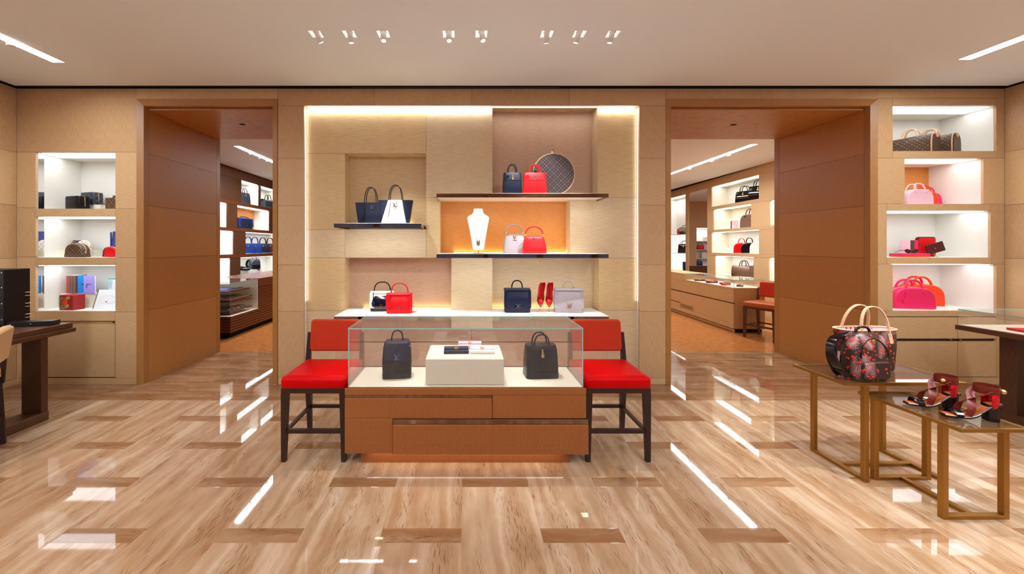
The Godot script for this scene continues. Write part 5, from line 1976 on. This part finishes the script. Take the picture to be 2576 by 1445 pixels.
# block-heeled sandal, toe towards -x, seen from its side
func sandal(label, pos, mirror):
	var t = thing("heeled_sandal", label, "shoe", pos, -17.0, "heeled sandals on the brass table")
	var L = 0.23
	# sole: toe flat, then rising to the heel; s from the toe (0) to the heel (1)
	var rings = []
	var top = []
	for i in 13:
		var s = i / 12.0
		var x = -L / 2 + L * s
		var w = 0.036 * pow(sin(PI * clamp(0.12 + s * 0.62, 0.0, 1.0)), 0.6) if s < 0.6 else lerp(0.033, 0.026, (s - 0.6) / 0.4)
		var y = 0.004 + 0.085 * smoothstep(0.34, 0.98, s)
		var q = PackedVector3Array()
		for v in [[-1, 0], [1, 0], [1, 1], [-1, 1]]:
			q.append(Vector3(x, y + v[1] * 0.011, v[0] * w))
		rings.append(q)
		top.append([x, y + 0.011, w])
	var st := mb()
	loft(st, rings)
	part("sole", st, M.dark_sole, t)
	var ins := mb()
	var ir = []
	for v in top:
		ir.append(PackedVector3Array([Vector3(v[0], v[1], -v[2] * 0.9), Vector3(v[0], v[1], v[2] * 0.9), Vector3(v[0], v[1] + 0.003, v[2] * 0.9), Vector3(v[0], v[1] + 0.003, -v[2] * 0.9)]))
	loft(ins, ir)
	part("insole", ins, M.cognac_leather, t)
	var we := mb()
	for e in [-1.0, 1.0]:
		var p = PackedVector3Array()
		for i in 8:
			p.append(Vector3(top[i][0], top[i][1] - 0.001, e * top[i][2]))
		tube(we, p, 0.002, 5)
	part("welt", we, M.cream_leather, t)
	var h := mb()
	loft(h, [ring(0.05, 0.05, 4, 0.0, L / 2 - 0.03), ring(0.055, 0.055, 4, 0.09, L / 2 - 0.03)])
	part("heel", h, M.dark_sole, t)
	# toe strap, heel cup, crossing straps and ankle cuff
	var ts := mb()
	strap(ts, arc_over(-L / 2 + 0.05, 0.012, 0.038, 0.034, 10), 0.03, 0.003, Vector3.RIGHT)
	part("toe_strap", ts, M.patent_black, t)
	var cup := mb()
	var cr = []
	for k in [[0.09, 0.03], [0.12, 0.032], [0.15, 0.031]]:
		var q = PackedVector3Array()
		for i in 15:
			var a = deg_to_rad(-115 + 230.0 * i / 14.0)
			q.append(Vector3(L / 2 - 0.034 + k[1] * cos(a), k[0] - 0.016 * (1.0 - cos(a)), k[1] * sin(a)))
		for i in 15:
			var a = deg_to_rad(115 - 230.0 * i / 14.0)
			q.append(Vector3(L / 2 - 0.034 + (k[1] - 0.003) * cos(a), k[0] - 0.016 * (1.0 - cos(a)), (k[1] - 0.003) * sin(a)))
		cr.append(q)
	loft(cup, cr)
	part("heel_cup", cup, M.patent_crimson, t)
	for e in [-1.0, 1.0]:
		var cs := mb()
		strap(cs, curve([Vector3(-0.03, 0.025, e * 0.036), Vector3(-0.016, 0.07, e * 0.033), Vector3(0.004, 0.108, e * 0.004), Vector3(0.026, 0.14, -e * 0.03), Vector3(0.06, 0.166, -e * 0.042)], 6), 0.03, 0.003, Vector3(0.8, 0.35, 0))
		part("cross_strap", cs, M.sandal_leather, t)
	var an := mb()
	var ar = []
	for k in [[0.152, 0.04], [0.17, 0.043], [0.196, 0.041]]:
		var q = PackedVector3Array()
		for i in 20:
			var a = TAU * i / 20.0
			q.append(Vector3(0.068 + k[1] * 1.12 * cos(a), k[0], k[1] * sin(a)))
		ar.append(q)
	loft(an, ar, false, false)
	part("ankle_cuff", an, M.sandal_leather, t)
	var bl := mb()
	ball(bl, Vector3(0.115 if mirror else 0.03, 0.172, 0.025 if mirror else 0.034), 0.013)
	part("ball_buckle", bl, M.gold, t)

func arc_over(x, y, half, h, n):
	var p = PackedVector3Array()
	for i in n + 1:
		var a = PI * i / n
		p.append(Vector3(x, y + h * pow(sin(a), 0.7), -half * cos(a)))
	return p

# ---------------------------------------------------------------- the two rooms behind the passages
func boards(called, x0, x1, z0, z1):
	var f = structure(called)
	part("screed", box(x0, x1, -0.08, -0.021, z0, z1), M.groove, f)
	var n = 0
	var z = z1
	while z > z0 + 0.01:
		var x = x0 - (0.9 if n % 2 else 0.0)
		while x < x1:
			part("board", box(max(x, x0) + 0.0008, min(x + 1.8, x1) - 0.0008, -0.02, 0.0, max(z - 0.45, z0) + 0.0008, z - 0.0008), M.board_wood, f)
			x += 1.8
		z -= 0.45
		n += 1

# fill a row of the wall with veneer between the niches
func row_of(w, u0, u1, y0, y1, gaps, m):
	var u = u0
	var g = gaps.duplicate()
	g.sort()
	for k in g:
		if k[0] - u > 0.01:
			part("panel", box(u + 0.0015, k[0] - 0.0015, y0, y1, -0.02, 0.0), m, w)
		u = k[1]
	if u1 - u > 0.01:
		part("panel", box(u + 0.0015, u1, y0, y1, -0.02, 0.0), m, w)

func west_room():
	boards("floor_west_room", -5.3, -0.42, -13.0, -BACK)
	var w = structure("wall_west_room", Vector3(-5.1, 0, -BACK), 90.0)
	var zu = func(px): return FOC * 5.1 / (CX - px) - BACK
	var rows = [[2.495, 3.008, [[zu.call(607.5), zu.call(651.5)], [zu.call(656), zu.call(705)]]],
		[1.905, 2.42, [[zu.call(535), zu.call(571)], [zu.call(597), zu.call(678)]]],
		[1.327, 1.832, [[zu.call(535), zu.call(587.4)], [zu.call(618), zu.call(705)]]],
		[0.735, 1.245, [[zu.call(535), zu.call(579.6)], [zu.call(605), zu.call(705)]]]]
	for i in 4:
		row_of(w, 0.0, 7.8, rows[i][0], rows[i][1], rows[i][2], M.walnut)
		for k in rows[i][2].size():
			var n = rows[i][2][k]
			niche(w, n[0], n[1], rows[i][0], rows[i][1], 0.4, M.amber_leather if i == 1 and k == 1 else M.lining, M.lining, 0.26, white_light)
	for b in [[3.01, 3.211], [2.422, 2.493], [1.834, 1.903], [1.247, 1.325]]:
		part("shelf_band", box(0.0, 7.8, b[0], b[1], -0.02, 0.006), M.mahogany, w)
	part("panel", box(0.0, 7.8, 0.0, 0.733, -0.02, 0.0), M.walnut, w)
	part("wall_core", box(-0.1, 8.0, 0, CEIL + 0.15, -0.6, -0.44), M.groove, w)
	var far = structure("wall_west_room_far")
	part("wall_core", box(-5.5, -0.3, 0, CEIL + 0.15, -13.2, -12.95), M.walnut, far)
	part("partition", box(-0.42, -0.3, 0, CEIL + 0.15, -12.95, -BACK), M.walnut, far)
	part("shadow_gap", box(-5.12, -5.06, 3.2115, CEIL + 0.15, -12.95, -BACK), M.matt_black, far)
	part("front_return", box(-5.6, X(344), 0, CEIL + 0.15, -BACK - 0.02, -BACK - 0.001), M.walnut, far)
	part("front_return", box(X(698), -0.3, 0, CEIL + 0.15, -BACK - 0.02, -BACK - 0.001), M.walnut, far)
	trough("slim ceiling light slot above the tie counter room", -3.97, -3.85, -8.6, -6.11, [-6.5, -6.8, -7.05], 10.0, "")
	trough("ceiling light slot over the middle of the dark-walled room", -2.06, -1.94, -10.0, -6.11, [], 10.0, "")
	# goods on the wall, seen from the side
	var G = "goods in the dark-walled room"
	var q = func(px, y): return Vector3(-5.27, y, -FOC * 5.27 / (CX - px))
	satchel("dark grey handbag in the top niche of the dark wall", q.call(613, 2.495), 78, 0.3, 0.27, 0.14, M.checker_graphite, M.steel, 0.12, G, false)
	duffle("graphite duffle with looped handles in the dark wall", q.call(674, 2.495), 80, 0.42, 0.24, 0.2, M.checker_graphite, M.black_leather, M.steel, 0.15, G)
	flap_bag("royal blue messenger bag before the amber niche back", q.call(614, 1.905), 80, 0.44, 0.26, 0.14, M.blue_leather, M.navy_leather, M.black_leather, M.steel, 0.03, G, 0.8)
	for k in [[624, "red-flecked blue briefcase first in the row of four", "blue_leather"], [641, "plain royal blue briefcase second in the row of four", "blue_leather"], [661, "deep blue briefcase third in the row of four", "navy_leather"], [679, "burgundy briefcase last in the row of four", "burgundy_leather"]]:
		satchel(k[1], q.call(k[0], 1.327), 45, 0.32, 0.24, 0.09, M[k[2]], M.steel, 0.17, G, false)
	backpack("black checkered backpack in the lowest dark-wall niche", q.call(634, 0.735) + Vector3(0.06, 0.2, 0), 62, 0.26, 0.26, 0.12, M.checker_graphite, M.black_leather, M.steel, 0.05, M.black_leather, G)
	var pl = thing("niche_block", "low cream block lifting the black backpack and shoes", "display block", q.call(626, 0.7365) + Vector3(0, 0.0, 0), 90)
	part("block", cbox(-0.22, 0.32, 0.0, 0.198, -0.1, 0.12, 0.003), M.lining, pl)
	for k in [[602.5, "black laced shoe beside the backpack, nearer"], [609, "black laced shoe beside the backpack, farther"]]:
		loafer(k[1], q.call(k[0], 0.935) + Vector3(0.06, 0, 0), 78)
	tie_counter()

func loafer(label, pos, turn):
	var t = thing("laced_shoe", label, "shoe", pos, turn, "black laced shoes in the dark-walled room")
	var rings = []
	for k in [[0.0, 0.028, 0.07], [0.08, 0.034, 0.075], [0.25, 0.032, 0.078], [0.45, 0.036, 0.068], [0.65, 0.044, 0.048], [0.85, 0.042, 0.042], [0.97, 0.028, 0.034], [1.0, 0.01, 0.02]]:
		var q = PackedVector3Array()
		for j in 16:
			var a = TAU * j / 16.0
			q.append(Vector3(k[1] * cos(a), max(0.014, 0.014 + k[2] * (0.5 + 0.5 * sin(a))), -0.14 + 0.28 * k[0]))
		rings.append(q)
	var st := mb()
	loft(st, rings)
	part("upper", st, M.patent_black, t)
	var s := mb()
	loft(s, [ring(0.08, 0.28, 3, 0.0), ring(0.086, 0.29, 3, 0.016)])
	part("sole", s, M.dark_sole, t)
	var l := mb()
	for i in 3:
		bx(l, -0.018, 0.018, 0.078 - 0.008 * i, 0.082 - 0.008 * i, 0.0 + 0.02 * i, 0.006 + 0.02 * i)
	part("lace", l, M.black_leather, t)

func tie_counter():
	var t = thing("tie_counter", "dark slatted counter with a lit glass corner showing folded ties", "counter", Vector3(-3.81, 0, -5.79))
	var L = 3.2
	part("plinth", box(-0.85, -0.06, 0.0, 0.09, -L + 0.05, -0.06), M.matt_black, t)
	part("base", box(-0.9, -0.012, 0.09, 0.355, -L, -0.012), M.walnut, t)
	part("rear_block", box(-0.9, -0.012, 0.355, 0.75, -L, -0.79), M.walnut, t)
	part("rear_top", cbox(-0.92, 0.0, 0.75, 0.909, -L, -0.785, 0.003), M.mahogany, t)
	for i in 6:
		var y = 0.095 + i * 0.044
		part("slat", box(-0.9, 0.0, y, y + 0.034, -0.012, 0.0), M.mahogany, t)
		part("slat", box(-0.012, 0.0, y, y + 0.034, -L, -0.012), M.mahogany, t)
	for i in 9:
		var y = 0.36 + i * 0.043
		part("slat", box(-0.012, 0.0, y, y + 0.034, -L, -0.79), M.mahogany, t)
	part("display_floor", box(-0.9, -0.002, 0.355, 0.361, -0.785, -0.002), M.lining, t)
	part("inner_back", box(-0.9, -0.86, 0.361, 0.9, -0.785, -0.002), M.lining_cream, t)
	part("inner_end", box(-0.86, -0.012, 0.361, 0.9, -0.785, -0.77), M.lining_cream, t)
	part("glass_pane", box(-0.9, -0.002, 0.361, 0.9, -0.008, 0.0), M.glass, t)
	part("glass_pane", box(-0.008, 0.0, 0.361, 0.9, -0.785, -0.009), M.glass, t)
	part("glass_top", box(-0.9, 0.0, 0.901, 0.909, -0.784, 0.0), M.glass, t)
	var e := mb()
	bx(e, -0.006, 0.001, 0.361, 0.909, 0.0, 0.0012)
	bx(e, -0.9, 0.001, 0.902, 0.91, 0.0, 0.0012)
	part("glass_edge", e, M.glass_edge, t)
	led(t, Vector3(-0.8, 0.893, -0.03), Vector3(-0.03, 0.893, -0.03), 0.01, 0.12, white_light, Vector3(-0.1, -1, -0.5), M.led_white)
	for y in [0.41, 0.545, 0.60, 0.735]:
		part("tray", cbox(-0.84, -0.05 if y < 0.7 else -0.1, y, y + 0.028, -0.68, -0.06, 0.002), M.mahogany, t)
	var rng := RandomNumberGenerator.new()
	rng.seed = 4
	var where = ["lowest tray", "middle tray"]
	var cols = ["tie_grey", "tie_blue", "tie_rose"]
	var words = ["grey", "pale blue", "rose"]
	var ord = ["first", "second", "third", "fourth", "fifth"]
	for r in 2:
		for i in 5:
			var c = (i + r) % 3
			var k = thing("folded_tie", "%s folded tie, %s from the glass on the %s" % [words[c], ord[i], where[r]], "tie", Vector3(-3.81 - 0.16 - 0.1 * r, 0.438 if r == 0 else 0.628, -5.79 - 0.12 - 0.11 * i), 0, "folded ties in the lit counter corner")
			part("fold", cbox(-0.11, 0.08, 0.0, 0.018, -0.035, 0.035, 0.004), M[cols[c]], k)
			part("knot_end", cbox(-0.1, 0.06, 0.018, 0.026, -0.028, 0.03, 0.003), M[cols[c]], k)
	for i in 2:
		var k = thing("folded_scarf", "%s folded scarf on the upper tray of the lit counter corner" % ["slate", "dark grey"][i], "scarf", Vector3(-3.81 - 0.32, 0.763, -5.79 - 0.2 - 0.28 * i), 0, "folded scarves in the lit counter corner")
		part("fold", cbox(-0.17, 0.17, 0.0, 0.012, -0.11, 0.11, 0.004), M.folder_blue if i == 0 else M.graphite, k)
		part("upper_fold", cbox(-0.16, 0.16, 0.012, 0.02, -0.1, 0.08, 0.003), M.folder_blue if i == 0 else M.graphite, k)

func east_room():
	boards("floor_east_room", 0.62, 7.2, -14.0, -BACK)
	var w = structure("wall_east_room", Vector3(6.2, 0, -7.05), -93.04)
	var uz = func(px): return (7.05 - 5243.7 / (px - 1219.7)) * 1.0014
	var a = uz.call(1790)
	var b = uz.call(1909)
	var rows = [[2.514, 3.024, [[a, b]]], [1.92, 2.433, [[uz.call(1795), uz.call(1889)], [uz.call(1935.6), 1.2]]], [1.339, 1.856, [[a, b]]], [0.8, 1.262, [[uz.call(1799), uz.call(1896)], [uz.call(1934), 1.2]]]]
	var m0 = uz.call(1779)
	var m1 = uz.call(1732)
	var s0 = uz.call(1724.5)
	var s1 = -4.6
	for i in 4:
		row_of(w, m0, 1.95, rows[i][0], rows[i][1], rows[i][2], M.oak_lying_pale if i % 2 else M.oak_lying)
		for k in rows[i][2].size():
			var n = rows[i][2][k]
			niche(w, n[0], n[1], rows[i][0], rows[i][1], 0.42, M.lining_cream if i == 1 else M.lining, M.lining_cream, 0.3, white_light)
	for r in [[3.026, 3.211], [2.435, 2.512], [1.858, 1.918], [1.264, 1.337]]:
		part("shelf_band", box(m0, 1.95, r[0], r[1], -0.02, 0.004), M.oak_lying, w)
	part("panel", box(m0, 1.95, 0.0, 0.798, -0.02, 0.0), M.oak_lying, w)
	part("panel", box(s0, m1, 0.0, 3.211, -0.02, 0.0), M.oak_standing, w)
	part("panel", box(m1, m0, 3.022, 3.211, -0.02, 0.0), M.oak_lying, w)
	part("panel", box(m1, m0, 0.0, 0.74, -0.02, 0.0), M.oak_lying, w)
	part("mirror_glass", box(m1 + 0.004, m0 - 0.004, 0.744, 3.018, -0.02, -0.012), M.mirror, w)
	part("panel", box(s1 - 2.4, s1, 0.0, 3.211, -0.02, 0.0), M.oak_standing_pale, w)
	part("panel", box(s1, s0, 3.012, 3.211, -0.02, 0.0), M.oak_lying, w)
	part("panel", box(s1, s0, 0.0, 0.735, -0.02, 0.0), M.oak_lying, w)
	niche(w, s1, s0, 0.737, 3.01, 0.4, M.lining, M.lining, 0.6, Color(0.95, 0.97, 1.0))
	for y in [1.295, 1.858]:
		part("niche_shelf", box(s1, s0, y - 0.02, y, -0.4, -0.03), M.lining, w)
		led(w, Vector3(s1 + 0.03, y - 0.024, -0.07), Vector3(s0 - 0.03, y - 0.024, -0.07), 0.012, 0.4, Color(0.95, 0.97, 1.0), Vector3(0, -1, -0.5), M.led_white)
	part("wall_core", box(-7.2, 2.2, 0, CEIL + 0.15, -0.7, -0.46), M.groove, w)
	part("shadow_gap", box(-7.0, 2.0, 3.2115, CEIL + 0.15, -0.03, 0.0), M.matt_black, w)
	var far = structure("wall_east_room_far", Vector3(0, 0, -13.9))
	var fx = [[3.3, 4.33]]
	row_of(far, 0.5, 7.6, 0.75, 2.2, fx, M.oak_standing)
	part("panel", box(0.5, 7.6, 2.202, CEIL + 0.15, -0.02, 0.0), M.oak_lying, far)
	part("panel", box(0.5, 7.6, 0.0, 0.748, -0.02, 0.0), M.walnut, far)
	niche(far, 3.3, 4.33, 0.75, 2.2, 0.35, M.lining, M.lining, 0.35, Color(0.95, 0.97, 1.0))
	for y in [1.03, 1.376, 1.7]:
		part("niche_shelf", box(3.3, 4.33, y - 0.02, y, -0.35, -0.04), M.lining, far)
	part("wall_core", box(0.3, 7.6, 0, CEIL + 0.15, -0.6, -0.4), M.groove, far)
	part("partition", box(0.5, 0.62, 0, CEIL + 0.15, 0.0, 13.9 - BACK), M.oak_standing, far)
	part("front_return", box(0.5, X(1675), 0, CEIL + 0.15, 13.9 - BACK - 0.02, 13.9 - BACK - 0.001), M.oak_standing, far)
	part("front_return", box(X(2208), 7.4, 0, CEIL + 0.15, 13.9 - BACK - 0.02, 13.9 - BACK - 0.001), M.oak_standing, far)
	trough("slim ceiling light slot above the counter with the orange stool", 4.78, 4.9, -9.0, -6.0, [-6.6, -7.05, -7.75], 9.0, "")
	trough("ceiling light slot over the middle of the light oak room", 2.54, 2.66, -11.0, -6.0, [], 9.0, "")
	# goods
	var G = "goods in the light oak room"
	var at_u = func(px, y, d): return w.transform * Vector3(uz.call(px), y, -d)
	satchel("black patent handbag, smaller one in the top niche of the oak room", at_u.call(1851, 2.514, 0.2), -70, 0.36, 0.26, 0.16, M.patent_black, M.gold, 0.14, G)
	satchel("black patent handbag, larger one in the top niche of the oak room", at_u.call(1887, 2.514, 0.2), -64, 0.4, 0.31, 0.18, M.patent_black, M.gold, 0.16, G)
	dome_bag("brown checkered round-topped handbag in the oak room", at_u.call(1867, 1.92, 0.2), -62, 0.38, 0.31, 0.2, M.checker_brown, M.gold, 0.15, G, M.burgundy_leather)
	var bx_ = thing("slim_box", "slim pink and black box beside the checkered handbag", "box", at_u.call(1833, 1.92, 0.16), -80)
	part("box", cbox(-0.06, 0.03, 0.0, 0.2, -0.05, 0.05, 0.003), M.pink_leather, bx_)
	part("dark_side", cbox(-0.085, -0.061, 0.0, 0.19, -0.05, 0.05, 0.003), M.patent_black, bx_)
	dome_bag("glossy red half-moon bag in the oak room", at_u.call(1841, 1.339, 0.22), -42, 0.3, 0.24, 0.11, M.patent_red, M.gold, 0.13, G)
	dome_bag("glossy black half-moon bag between red and white ones", at_u.call(1860, 1.339, 0.22), -42, 0.3, 0.24, 0.11, M.patent_black, M.gold, 0.14, G)
	dome_bag("pearly pink-white half-moon bag, largest of the three", at_u.call(1886, 1.339, 0.22), -42, 0.36, 0.26, 0.12, M.cream_leather, M.gold, 0.14, G)
	duffle("brown checkered duffle in the lowest niche of the oak room", at_u.call(1849, 0.8, 0.2), -62, 0.42, 0.25, 0.24, M.checker_brown, M.burgundy_leather, M.gold, 0.14, G)
	tote("brown checkered tote with thin handles in the oak room", at_u.call(1880, 0.8, 0.2), -45, 0.2, 0.26, 0.26, 0.12, M.checker_brown, M.burgundy_leather, 0.24, G)
	flap_bag("grey crossbody bag with dark trim on the white shelf", at_u.call(1714, 1.858, 0.12), -60, 0.34, 0.21, 0.1, M.dove_leather, M.graphite, M.black_leather, M.gold, 0.05, G, 0.6)
	wallet("red upright wallet beside the grey crossbody bag", at_u.call(1696, 1.858, 0.2), -50, 0.2, 0.18, 0.06, M.red_leather, M.black_leather, G)
	satchel("black patent tote with red trim on the white shelf", at_u.call(1704, 1.295, 0.2), -55, 0.32, 0.27, 0.14, M.patent_black, M.gold, 0.12, G)
	tote("black slouchy shoulder bag lowest on the white shelves", at_u.call(1716, 0.737, 0.2), -50, 0.3, 0.34, 0.3, 0.16, M.navy_leather, M.black_leather, 0.2, G)
	var sc = thing("silk_scarf", "red patterned silk scarf knotted on a white display neck", "scarf", at_u.call(1712, 2.1, 0.3), -60)
	var st := mb()
	loft(st, [ring(0.02, 0.03, 3, 0.0, -0.06), ring(0.12, 0.06, 3, 0.08, -0.06), ring(0.2, 0.1, 3, 0.22, -0.01), ring(0.14, 0.08, 3, 0.3, 0.07), ring(0.06, 0.05, 3, 0.36, 0.13)])
	part("drape", st, M.silk_red, sc)
	var nk := mb()
	loft(nk, [ring(0.16, 0.12, 3, -0.24), ring(0.12, 0.1, 2, 0.1), ring(0.1, 0.08, 2, 0.34)])
	part("display_neck", nk, M.porcelain, sc)
	for k in [[4.1, 1.376, "red_leather", "small red handbag reflected in the tall mirror", 0.24], [4.16, 0.75, "blue_leather", "small blue handbag on the lowest reflected shelf", 0.24], [3.9, 1.03, "cream_leather", "white soft bag on the reflected shelves", 0.32], [3.9, 1.7, "cream_leather", "white box bag on the topmost reflected shelf", 0.24]]:
		satchel(k[3], Vector3(k[0], k[1], -14.08), 10, k[4], k[4] * 0.72, 0.12, M[k[2]], M.gold, 0.09, "bags on the far shelves", false)
	east_counter()
	stool("stool with orange leather seat and red back beyond the wider passage", Vector3(4.88, 0, -5.82), -66, M.cognac_leather, M.velvet_red, M.walnut_standing, "")

func east_counter():
	var t = thing("long_counter", "long pale oak counter with a glass case in the far oak room", "counter", Vector3(4.63, 0, -6.19), -3.04)
	var L = 4.6
	var W = 0.52
	part("plinth", box(0.05, W - 0.02, 0.0, 0.07, -L, -0.04), M.matt_black, t)
	part("steel_kick", box(0.03, 0.034, 0.004, 0.05, -L, -0.02), M.steel, t)
	part("carcass", box(0.022, W, 0.07, 0.75, -L, -0.004), M.beige_counter, t)
	part("end_panel", box(0.022, W, 0.07, 0.75, -0.004, 0.0), M.beige_counter, t)
	part("worktop", cbox(0.0, W + 0.02, 0.75, 0.778, -L, 0.0, 0.002), M.beige_counter, t)
	for f in [[-L, -1.0, 0.52, 0.748], [-0.998, -0.002, 0.52, 0.748], [-L, -1.7, 0.27, 0.498], [-1.698, -0.002, 0.16, 0.498], [-L, -1.2, 0.07, 0.25], [-1.198, -0.002, 0.07, 0.158]]:
		part("drawer_front", cbox(0.002, 0.022, f[2], f[3], f[0], f[1], 0.002), M.beige_counter, t)
	part("metal_pull", box(0.004, 0.02, 0.5, 0.518, -L, 0.0), M.bronze, t)
	part("metal_pull", box(0.004, 0.02, 0.252, 0.268, -L, -1.2), M.bronze, t)
	part("raised_end", cbox(0.004, W, 0.778, 0.912, -L, -1.5, 0.002), M.beige_counter, t)
	part("display_floor", box(0.02, W - 0.01, 0.7781, 0.781, -1.49, -0.02), M.linen, t)
	vitrine(t, 0.01, W, 0.781, 0.915, -1.495, -0.008)
	var ord = ["first", "second", "third", "fourth", "fifth", "sixth"]
	for i in 6:
		var d = Vector3(0.16 + 0.12 * (i % 2), 0.781, -1.25 + 0.2 * i)
		wallet("%s flat wallet, %s along the glass case in the oak room" % [["dark", "red", "black"][i % 3], ord[i]], t.transform * d, -20 + 14 * i, 0.19, 0.025, 0.1, M[["burgundy_leather", "red_leather", "patent_black"][i % 3]], M.gold, "wallets in the far glass case")
